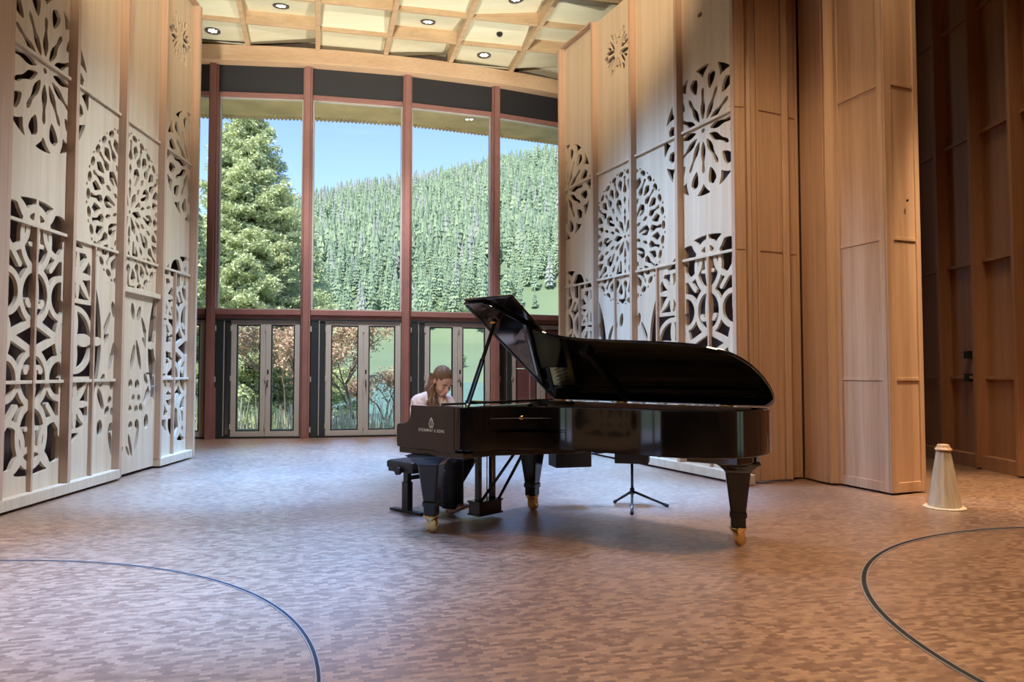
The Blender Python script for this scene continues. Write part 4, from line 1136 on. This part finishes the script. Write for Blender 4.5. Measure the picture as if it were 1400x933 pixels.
MB().box((-.17, -.14, .375), (.17, .10, .595)).xform(Matrix.Translation((-.60, -.10, 0)) @ Matrix.Rotation(math.radians(14), 4, 'Z')).build('black_box', M['equip'], stand, .004)

# ------------------------------------------------------------------ turned cone by the pier
cone = tag(empty('wooden_cone', (3.965, 6.76, 0)), 'pale fluted wooden cone on a round base plate standing beside the pier', 'cone')
MB().lathe([(.175, 0), (.178, .006), (.170, .014)], 40).build('base_plate', M['cone'], cone)
nf = 12; V = []; F = []
for z, r0 in ((.014, .137), (.03, .136), (.50, .062), (.52, .060)):
    for k in range(nf * 6):
        t = 2 * PI * k / (nf * 6); r1 = r0 * (1 - .07 * abs(math.sin(t * nf / 2)) ** .7); V.append((r1 * math.cos(t), r1 * math.sin(t), z))
n = nf * 6
for i in range(3):
    for k in range(n): F.append((i*n+k, i*n+(k+1)%n, (i+1)*n+(k+1)%n, (i+1)*n+k))
F.append(tuple(3*n+k for k in range(n)))
MB().add(V, F, 0, True).build('fluted_body', M['cone'], cone)
MB().lathe([(.060, .520), (.074, .526), (.076, .534), (.060, .552), (.052, .575), (.044, .580)], 8, smooth=False).build('cap', M['warmwood'], cone, .002)
# ------------------------------------------------------------------ the pianist (local x: facing the keyboard, local +y: her left)
person = tag(empty('person', pworld(-.53, .74), PA), 'person with long wavy brown hair in a pale blouse and black trousers playing the piano', 'person')
def blobs(chains, ells=()):
    """Tapered round chains and ellipsoids as closed pieces in one bmesh, to be fused by remeshing."""
    b = MB()
    def ball(c, r, sc=(1, 1, 1), rot=None, n=14):
        V = []; F = []
        for i in range(n + 1):
            ph = PI * i / n
            for k in range(2 * n):
                t = PI * k / n; v = Vector((math.sin(ph) * math.cos(t) * sc[0], math.sin(ph) * math.sin(t) * sc[1], math.cos(ph) * sc[2])) * r
                if rot is not None: v = rot @ v
                V.append(Vector(c) + v)
        m = 2 * n
        for i in range(n):
            for k in range(m): F.append((i*m+k, i*m+(k+1)%m, (i+1)*m+(k+1)%m, (i+1)*m+k))
        b.add(V, F)
    for ch in chains:
        P = [Vector(c[:3]) for c in ch]; R = [c[3] for c in ch]
        for p, r in zip(P, R): ball(p, r, n=8 if r < .02 else 12)
        for p, q, r0, r1 in zip(P, P[1:], R, R[1:]): b.tube([p, q], [r0, r1], 18 if r0 > .02 else 10)
    for e in ells: ball(*e)
    return b
def fuse(b, name, mat, parent, voxel=.006, it=6):
    o = b.build(name, mat, None); md = o.modifiers.new('r', 'REMESH'); md.mode = 'VOXEL'; md.voxel_size = voxel
    s = o.modifiers.new('s', 'SMOOTH'); s.iterations = it; s.factor = .5
    bpy.context.view_layer.update()
    me = bpy.data.meshes.new_from_object(o.evaluated_get(bpy.context.evaluated_depsgraph_get()))
    bpy.data.objects.remove(o); me.materials.clear(); me.materials.append(mat)
    me.polygons.foreach_set('use_smooth', [True] * len(me.polygons))
    n = bpy.data.objects.new(name, me); COL.objects.link(n); n.parent = parent; return n

HC = Vector((.195, -.005, 1.155))                     # head centre
HR = Matrix.Rotation(math.radians(-8), 3, 'Z') @ Matrix.Rotation(math.radians(33), 3, 'Y')     # chin down, a little to her right
def H(x, y, z): return HC + HR @ Vector((x, y, z))
chains = [
    [(0, -.05, .572, .10), (.02, -.05, .74, .10), (.06, -.05, .88, .105), (.085, -.06, .97, .085)],
    [(0, .05, .572, .10), (.02, .05, .74, .10), (.06, .05, .88, .105), (.085, .06, .97, .085)],
    [(.07, -.13, 1.0, .045), (.08, 0, 1.02, .06), (.07, .13, 1.0, .045)],
    [(.09, 0, 1.0, .052), (.125, 0, 1.06, .046), (.165, 0, 1.10, .046)],
]
for s in (-1, 1):
    chains += [[(.07, s * .165, .985, .048), (.13, s * .215, .78, .040), (.16, s * .22, .745, .037), (.36, s * .205, .76, .028), (.45, s * .19, .79, .023)],
               [(.45, s * .19, .79, .023), (.50, s * .175, .79, .022), (.52, s * .17, .787, .018)], [(.46, s * .20, .79, .018), (.515, s * .205, .786, .017)]]
    base = Vector((.525, s * .18, .793))
    for k, (dy, L, cu) in enumerate(((-.033, .062, .6), (-.012, .075, .75), (.010, .078, .7), (.031, .07, .72))):
        y0 = base.y + dy * s * -1
        p0 = base + Vector((0, dy * -s, .002)); p1 = p0 + Vector((L * .42, dy * -s * .15, .006)); p2 = p1 + Vector((L * .35, dy * -s * .08, -.014)); p3 = p2 + Vector((L * .16, 0, -.024))
        chains.append([(*p0, .0098), (*p1, .0092), (*p2, .0085), (*p3, .0072)])
    chains.append([(.48, s * .158, .785, .0125), (.515, s * .132, .778, .0105), (.548, s * .122, .765, .0085)])
# legs and bare feet
chains += [[(.02, -.09, .545, .078), (.22, -.105, .535, .074), (.44, -.10, .515, .058), (.455, -.095, .47, .055), (.43, -.085, .30, .045), (.405, -.075, .10, .034), (.40, -.075, .06, .034)],
           [(.02, .09, .545, .078), (.22, .11, .535, .074), (.40, .11, .515, .058), (.40, .105, .47, .055), (.26, .09, .30, .045), (.12, .075, .13, .034), (.11, .075, .09, .034)]]
def foot(ax, ay, ang, heel=0., lift=0., toe=0.):
    c, s = math.cos(ang), math.sin(ang)
    def T(x, y, z): return (ax + c * x - s * y, ay + s * x + c * y, z + lift + heel * max(0, (.12 - x) / .12) + toe * max(0, x) / .2)
    ch = [[(*T(-.035, 0, .032), .030), (*T(.03, 0, .05), .032), (*T(.09, 0, .036), .028), (*T(.14, .004, .022), .018)], [(*T(.0, .012, .03), .026), (*T(.13, .024, .020), .017)], [(*T(.0, -.012, .03), .026), (*T(.13, -.024, .020), .017)]]
    for k, (y, L, r) in enumerate(((.030, .062, .0115), (.012, .056, .009), (-.003, .050, .0085), (-.017, .042, .008), (-.030, .032, .0075))):
        ch.append([(*T(.135, y, .017), r + .002), (*T(.135 + L, y * 1.05, .0125), r)])
    return ch
chains += foot(.405, -.075, .02, heel=.0, lift=.004, toe=.085) + foot(.115, .075, .05, heel=.06, lift=.002)
R3 = HR
ells = [(H(-.012, 0, .035), .1, (.98, .76, .92), R3), (H(.035, 0, -.02), .08, (.78, .78, 1.0), R3), (H(.055, 0, -.085), .036, (1.0, 1.0, .85), R3), (H(.03, 0, -.07), .055, (.95, .92, .75), R3),
        (H(.062, 0, .045), .045, (.62, 1.2, .9), R3)]
ch = [[(*H(.094, 0, .012), .009), (*H(.108, 0, -.012), .010), (*H(.119, 0, -.028), .0115)], [(*H(.106, -.011, -.03), .0075), (*H(.106, .011, -.03), .0075)],
      [(*H(.096, -.018, -.058), .006), (*H(.103, 0, -.056), .0085), (*H(.096, .018, -.058), .006)], [(*H(.094, -.016, -.068), .006), (*H(.101, 0, -.069), .0085), (*H(.094, .016, -.068), .006)],
      [(*H(.078, -.05, .026), .010), (*H(.086, -.02, .03), .010)], [(*H(.078, .05, .026), .010), (*H(.086, .02, .03), .010)]]
for s in (-1, 1):
    ells.append((H(.080, s * .032, .006), .0155, (.85, 1.1, .8), R3))
    ells.append((H(.068, s * .040, -.030), .024, (.9, 1, 1), R3))
    ells.append((H(-.012, s * .076, .0), .026, (.62, .32, 1.15), R3)); ch.append([(*H(-.012, s * .079, -.02), .008), (*H(-.008, s * .077, -.03), .006)])
body = fuse(blobs(chains + ch, ells), 'body', M['skin'], person, .0042, 3)
# face details
def face_line(name, pts, r, mat, n=6):
    b = MB(); b.tube([H(*p) for p in pts], r, n); return b.build(name, mat, person)
for s in (-1, 1):
    face_line('eyebrow', [(.087, s * .054, .024), (.099, s * .036, .031), (.104, s * .016, .027)], [.002, .0042, .003], M['brow'])
    face_line('eyelashes', [(.085, s * .047, -.001), (.0935, s * .034, -.006), (.092, s * .019, -.002)], [.0015, .0028, .0015], M['brow'])
face_line('lips', [(.0985, -.020, -.063), (.1085, -.007, -.0605), (.110, 0, -.062), (.1085, .007, -.0605), (.0985, .020, -.063)], [.002, .0055, .0058, .0055, .002], M['lips'])
# blouse with open collar
bl = [[(-.01, -.055, .59, .12), (.0, -.055, .74, .122), (.05, -.055, .88, .125), (.075, -.06, .955, .098)], [(-.01, .055, .59, .12), (.0, .055, .74, .122), (.05, .055, .88, .125), (.075, .06, .955, .098)],
      [(.055, -.155, .985, .062), (.07, -.05, 1.005, .068), (.07, .05, 1.005, .068), (.055, .155, .985, .062)], [(.085, 0, .98, .07), (.10, 0, 1.035, .056)],
      [(.0, 0, .60, .13), (.0, 0, .64, .135)]]
for s in (-1, 1):
    bl.append([(.062, s * .17, .975, .068), (.10, s * .205, .86, .072), (.12, s * .225, .765, .070), (.20, s * .225, .745, .062), (.34, s * .21, .755, .052), (.385, s * .20, .765, .042)])
bls = fuse(blobs(bl), 'blouse', M['blouse'], person, .007, 5)
# soft gathers running down from the yoke
me = bls.data
for v in me.vertices:
    c = v.co
    if c.z < 1.0: a = math.atan2(c.y - (.2 if c.y > .15 else -.2 if c.y < -.15 else 0), c.x); v.co += Vector((c.x - .05, c.y, 0)).normalized() * (.0045 * math.sin(a * 15 + c.z * 9) + .003 * math.sin(c.z * 60 + a * 3))
cl = MB()
for s in (-1, 1): cl.tube([(.155, s * .012, .93), (.150, s * .028, .985), (.135, s * .048, 1.035), (.085, s * .060, 1.065), (.04, s * .035, 1.075)], [.010, .013, .014, .013, .010], 8)
fuse(cl, 'collar', M['blouse'], person, .005, 3)
# wide trousers
tr = [[(0, -.06, .573, .106), (0, .06, .573, .106)], [(.02, -.09, .558, .090), (.22, -.105, .535, .080), (.44, -.10, .505, .070), (.465, -.095, .45, .076), (.435, -.09, .30, .095), (.40, -.08, .13, .105)],
      [(.02, .09, .558, .090), (.22, .11, .535, .080), (.40, .11, .505, .070), (.40, .105, .45, .078), (.28, .09, .30, .09), (.14, .075, .17, .095)]]
b = MB()
trb = blobs([tr[0]] + [t[:4] for t in tr[1:]])
t_o = None
def cuff(b, pts, hem_dir):
    b.tube([p[:3] for p in pts], [p[3] for p in pts], 24, caps=True)
cuff(trb, tr[1][2:] + [(.392, -.078, .075, .108)], None); cuff(trb, tr[2][2:] + [(.115, .075, .13, .098)], None)
trs = fuse(trb, 'trousers', M['trouser'], person, .007, 3)
for v in trs.data.vertices:
    c = v.co
    if c.z < .5:
        a = math.atan2(c.y + (.08 if c.y < 0 else -.08), c.x - (.42 if c.y < 0 else .25)); k = (.5 - c.z) / .5
        v.co += Vector((math.cos(a), math.sin(a), 0)) * .010 * k * math.sin(a * 7)
# hair: cap, half-up tie and long waves
cap = blobs([], [(H(-.022, 0, .052), .1, (1.02, .84, .94), R3), (H(-.06, 0, .0), .085, (.8, .9, 1.0), R3)])
cap_o = fuse(cap, 'hair_cap', M['hair'], person, .005, 2)
bm = bmesh.new(); bm.from_mesh(cap_o.data)
Hinv = HR.inverted()
def keep(p):
    q = Hinv @ (p - HC)
    # hairline: forehead clear, temples swept back over the ears
    return not ((q.x > .060 and q.z < .082 - .25 * abs(q.y)) or (q.x > .025 and q.z < .050 - .2 * (q.x - .025)) or (q.x > -.03 and q.z < .012) or q.z < -.075)
bmesh.ops.delete(bm, geom=[v for v in bm.verts if not keep(v.co)], context='VERTS'); bm.to_mesh(cap_o.data); bm.free()
for v in cap_o.data.vertices:
    q = Hinv @ (v.co - HC); v.co += (v.co - HC).normalized() * .0016 * math.sin(math.atan2(q.y, q.z) * 46)
md = cap_o.modifiers.new('t', 'SOLIDIFY'); md.thickness = .006; md.offset = -1
hr = MB(); rr = random.Random(4)
def lock(p0, p1, p2, p3, r0, wav, ph):
    pts = []; rs = []
    for j in range(19):
        t = j / 18; u = 1 - t
        p = u**3 * p0 + 3*u*u*t * p1 + 3*u*t*t * p2 + t**3 * p3
        k = min(1, t * 2.2); p = p + Vector((math.sin(ph + t * 15), math.cos(ph + t * 15) * .8, .3 * math.sin(ph * 2 + t * 15))) * wav * k
        pts.append(p); rs.append(r0 * (.75 + .5 * math.sin(PI * min(1, t * 1.1))) * (1 if t < .9 else .45))
    hr.tube(pts, rs, 7)
for k in range(54):
    s = -1 if k % 3 else 1
    a = rr.uniform(-.9, .4)
    p0 = H(-.055 - rr.uniform(0, .045), s * rr.uniform(.045, .078), rr.uniform(-.03, .05))
    if s < 0: p3 = Vector((rr.uniform(.17, .25), rr.uniform(-.125, -.035), rr.uniform(.80, .90))); p2 = Vector((rr.uniform(.14, .20), rr.uniform(-.155, -.085), rr.uniform(.96, 1.03)))
    else: p3 = Vector((rr.uniform(-.10, -.02), rr.uniform(-.04, .11), rr.uniform(.80, .92))); p2 = Vector((rr.uniform(-.06, .02), rr.uniform(.02, .11), rr.uniform(.95, 1.03)))
    p1 = p0 + Vector((rr.uniform(-.03, .01), s * .012, -.07))
    lock(p0, p1, p2, p3, rr.uniform(.009, .014), rr.uniform(.010, .017), rr.uniform(0, 6.28))
for k in range(18):
    p0 = H(-.095, rr.uniform(-.045, .045), rr.uniform(0, .06)); p3 = Vector((rr.uniform(-.10, -.03), rr.uniform(-.11, .09), rr.uniform(.83, .95)))
    lock(p0, p0 + Vector((-.04, 0, -.05)), Vector((rr.uniform(-.07, -.02), rr.uniform(-.10, .07), 1.0)), p3, rr.uniform(.009, .013), .010, rr.uniform(0, 6))
hr.build('hair_waves', M['hair'], person)

# ------------------------------------------------------------------ lamps in the hall, mostly added fill
COOL = (.62, .80, 1.0); WARM = (1., .76, .50); NEUT = (1., .90, .76)
# cool fill spots added to stand in for daylight in the hall
R_ = math.radians
lamp('fill_spot', (-.2, 8.0, 7.3), 1600, .35, (.66, .82, 1.), (-4.5, 8.6, 1.0), 'SPOT', R_(58), 1.)
lamp('fill_spot', (-1.8, 8.6, 7.3), 2400, .35, (.28, .53, 1.), (2.0, 9.3, 1.2), 'SPOT', R_(54), 1.)
for x, y, an in ((-2.9, 10.6, 44), (.1, 10.0, 36), (-2.9, 7.9, 30), (-2.0, 4.6, 34), (1.3, 7.6, 22)): lamp('fill_spot', (x, y, 7.3), 12500 if y > 5 else 9000, .4, (.12, .38, 1.), (x, y + .01, 0), 'SPOT', R_(an), 1.)
lamp('fill_spot', (-1.4, 7.4, 7.3), 1800, .5, (.30, .52, 1.), (-1.4, 7.4, 0), 'SPOT', R_(84), 1.)
lamp('door_spot', (-2.6, 11.1, 7.25), 1300, .3, (.95, .95, 1.), (-2.3, 13.9, .6), 'SPOT', R_(72), .9)  # added fill to lighten the door frames
lamp('frieze_fill', (.3, 5.5, 7.35), 900, .3, WARM, (1.55, 10.1, 6.3), 'SPOT', R_(38), .9)  # warm fill pair added for the upper screens
lamp('frieze_fill', (-.6, 5.0, 7.35), 750, .3, WARM, (-4.6, 8.4, 6.4), 'SPOT', R_(44), .9)
lamp('player_fill', (-1.2, -1.6, 3.2), 900, .4, (1., .84, .68), (-.66, 6.6, 1.12), 'SPOT', R_(9), .8)  # added frontal fill on the pianist
lamp('ceiling_fill', (1.65, 12.8, .9), 900, .2, (1., .95, .80), (-1.6, 12.3, 7.4), 'SPOT', R_(72), 1.)  # fill pair added out of sight behind the screens to brighten the ceiling
lamp('ceiling_fill', (-5.7, 11.6, .9), 750, .2, (1., .95, .80), (-3.2, 12.4, 7.4), 'SPOT', R_(66), 1.)
for x, y in CP[1:5]: lamp('soffit_fill', (x + .05, y + .34, .12), 300, .03, (1., .84, .52), (x + .35, y + 1.5, 6.75), 'SPOT', R_(60), 1.)  # added fill hidden behind the posts to light the soffit
lamp('fill_spot', (-.6, 2.6, 7.3), 700, .3, NEUT, (-4.5, 3.6, 1.2), 'SPOT', R_(52), 1.)  # added fill for the unseen left fretwork
lamp('pleat_fill', (.3, 3.2, 7.3), 650, .3, WARM, (3.0, 8.3, 2.6), 'SPOT', R_(34), .9)  # warm fill added to lighten the pleated wall
# warm fill spots added at ceiling height to brighten the hall
for x, y, p, an in [(3.2, 3.3, 1500, 72), (.8, 2.2, 420, 80), (3.6, 6.6, 380, 80), (-3.5, 3.5, 1350, 44), (1.0, -2.5, 500, 110), (-1.0, 7.0, 300, 125), (4.9, 8.0, 420, 60)]:
    lamp('warm_fill_spot', (x, y, 7.4), p, .45, WARM, (x, y + .3, 0), 'SPOT', R_(an), 1.)
# fill added behind the camera to brighten the coffered ceiling
lamp('ceiling_fill_wash', (-.5, -3.0, 3.2), 6500, .25, (1., .94, .80), (-2.2, 12.4, 7.8), 'SPOT', R_(36), 1.)
lamp('spot_cone', (4.6, 6.4, 6.8), 2400, .15, WARM, (4.9, 7.7, 0), 'SPOT', R_(30), 1.)
vs = SC.view_settings; vs.view_transform = 'Standard'; vs.look = 'None'; vs.gamma = 1; vs.use_curve_mapping = False; vs.exposure = EXPO
SC.display_settings.display_device = 'sRGB'
cy = SC.cycles; cy.use_denoising = True; cy.max_bounces = 8; cy.diffuse_bounces = 4; cy.glossy_bounces = 4; cy.transparent_max_bounces = 16; cy.sample_clamp_indirect = 6; cy.caustics_reflective = False; cy.caustics_refractive = False
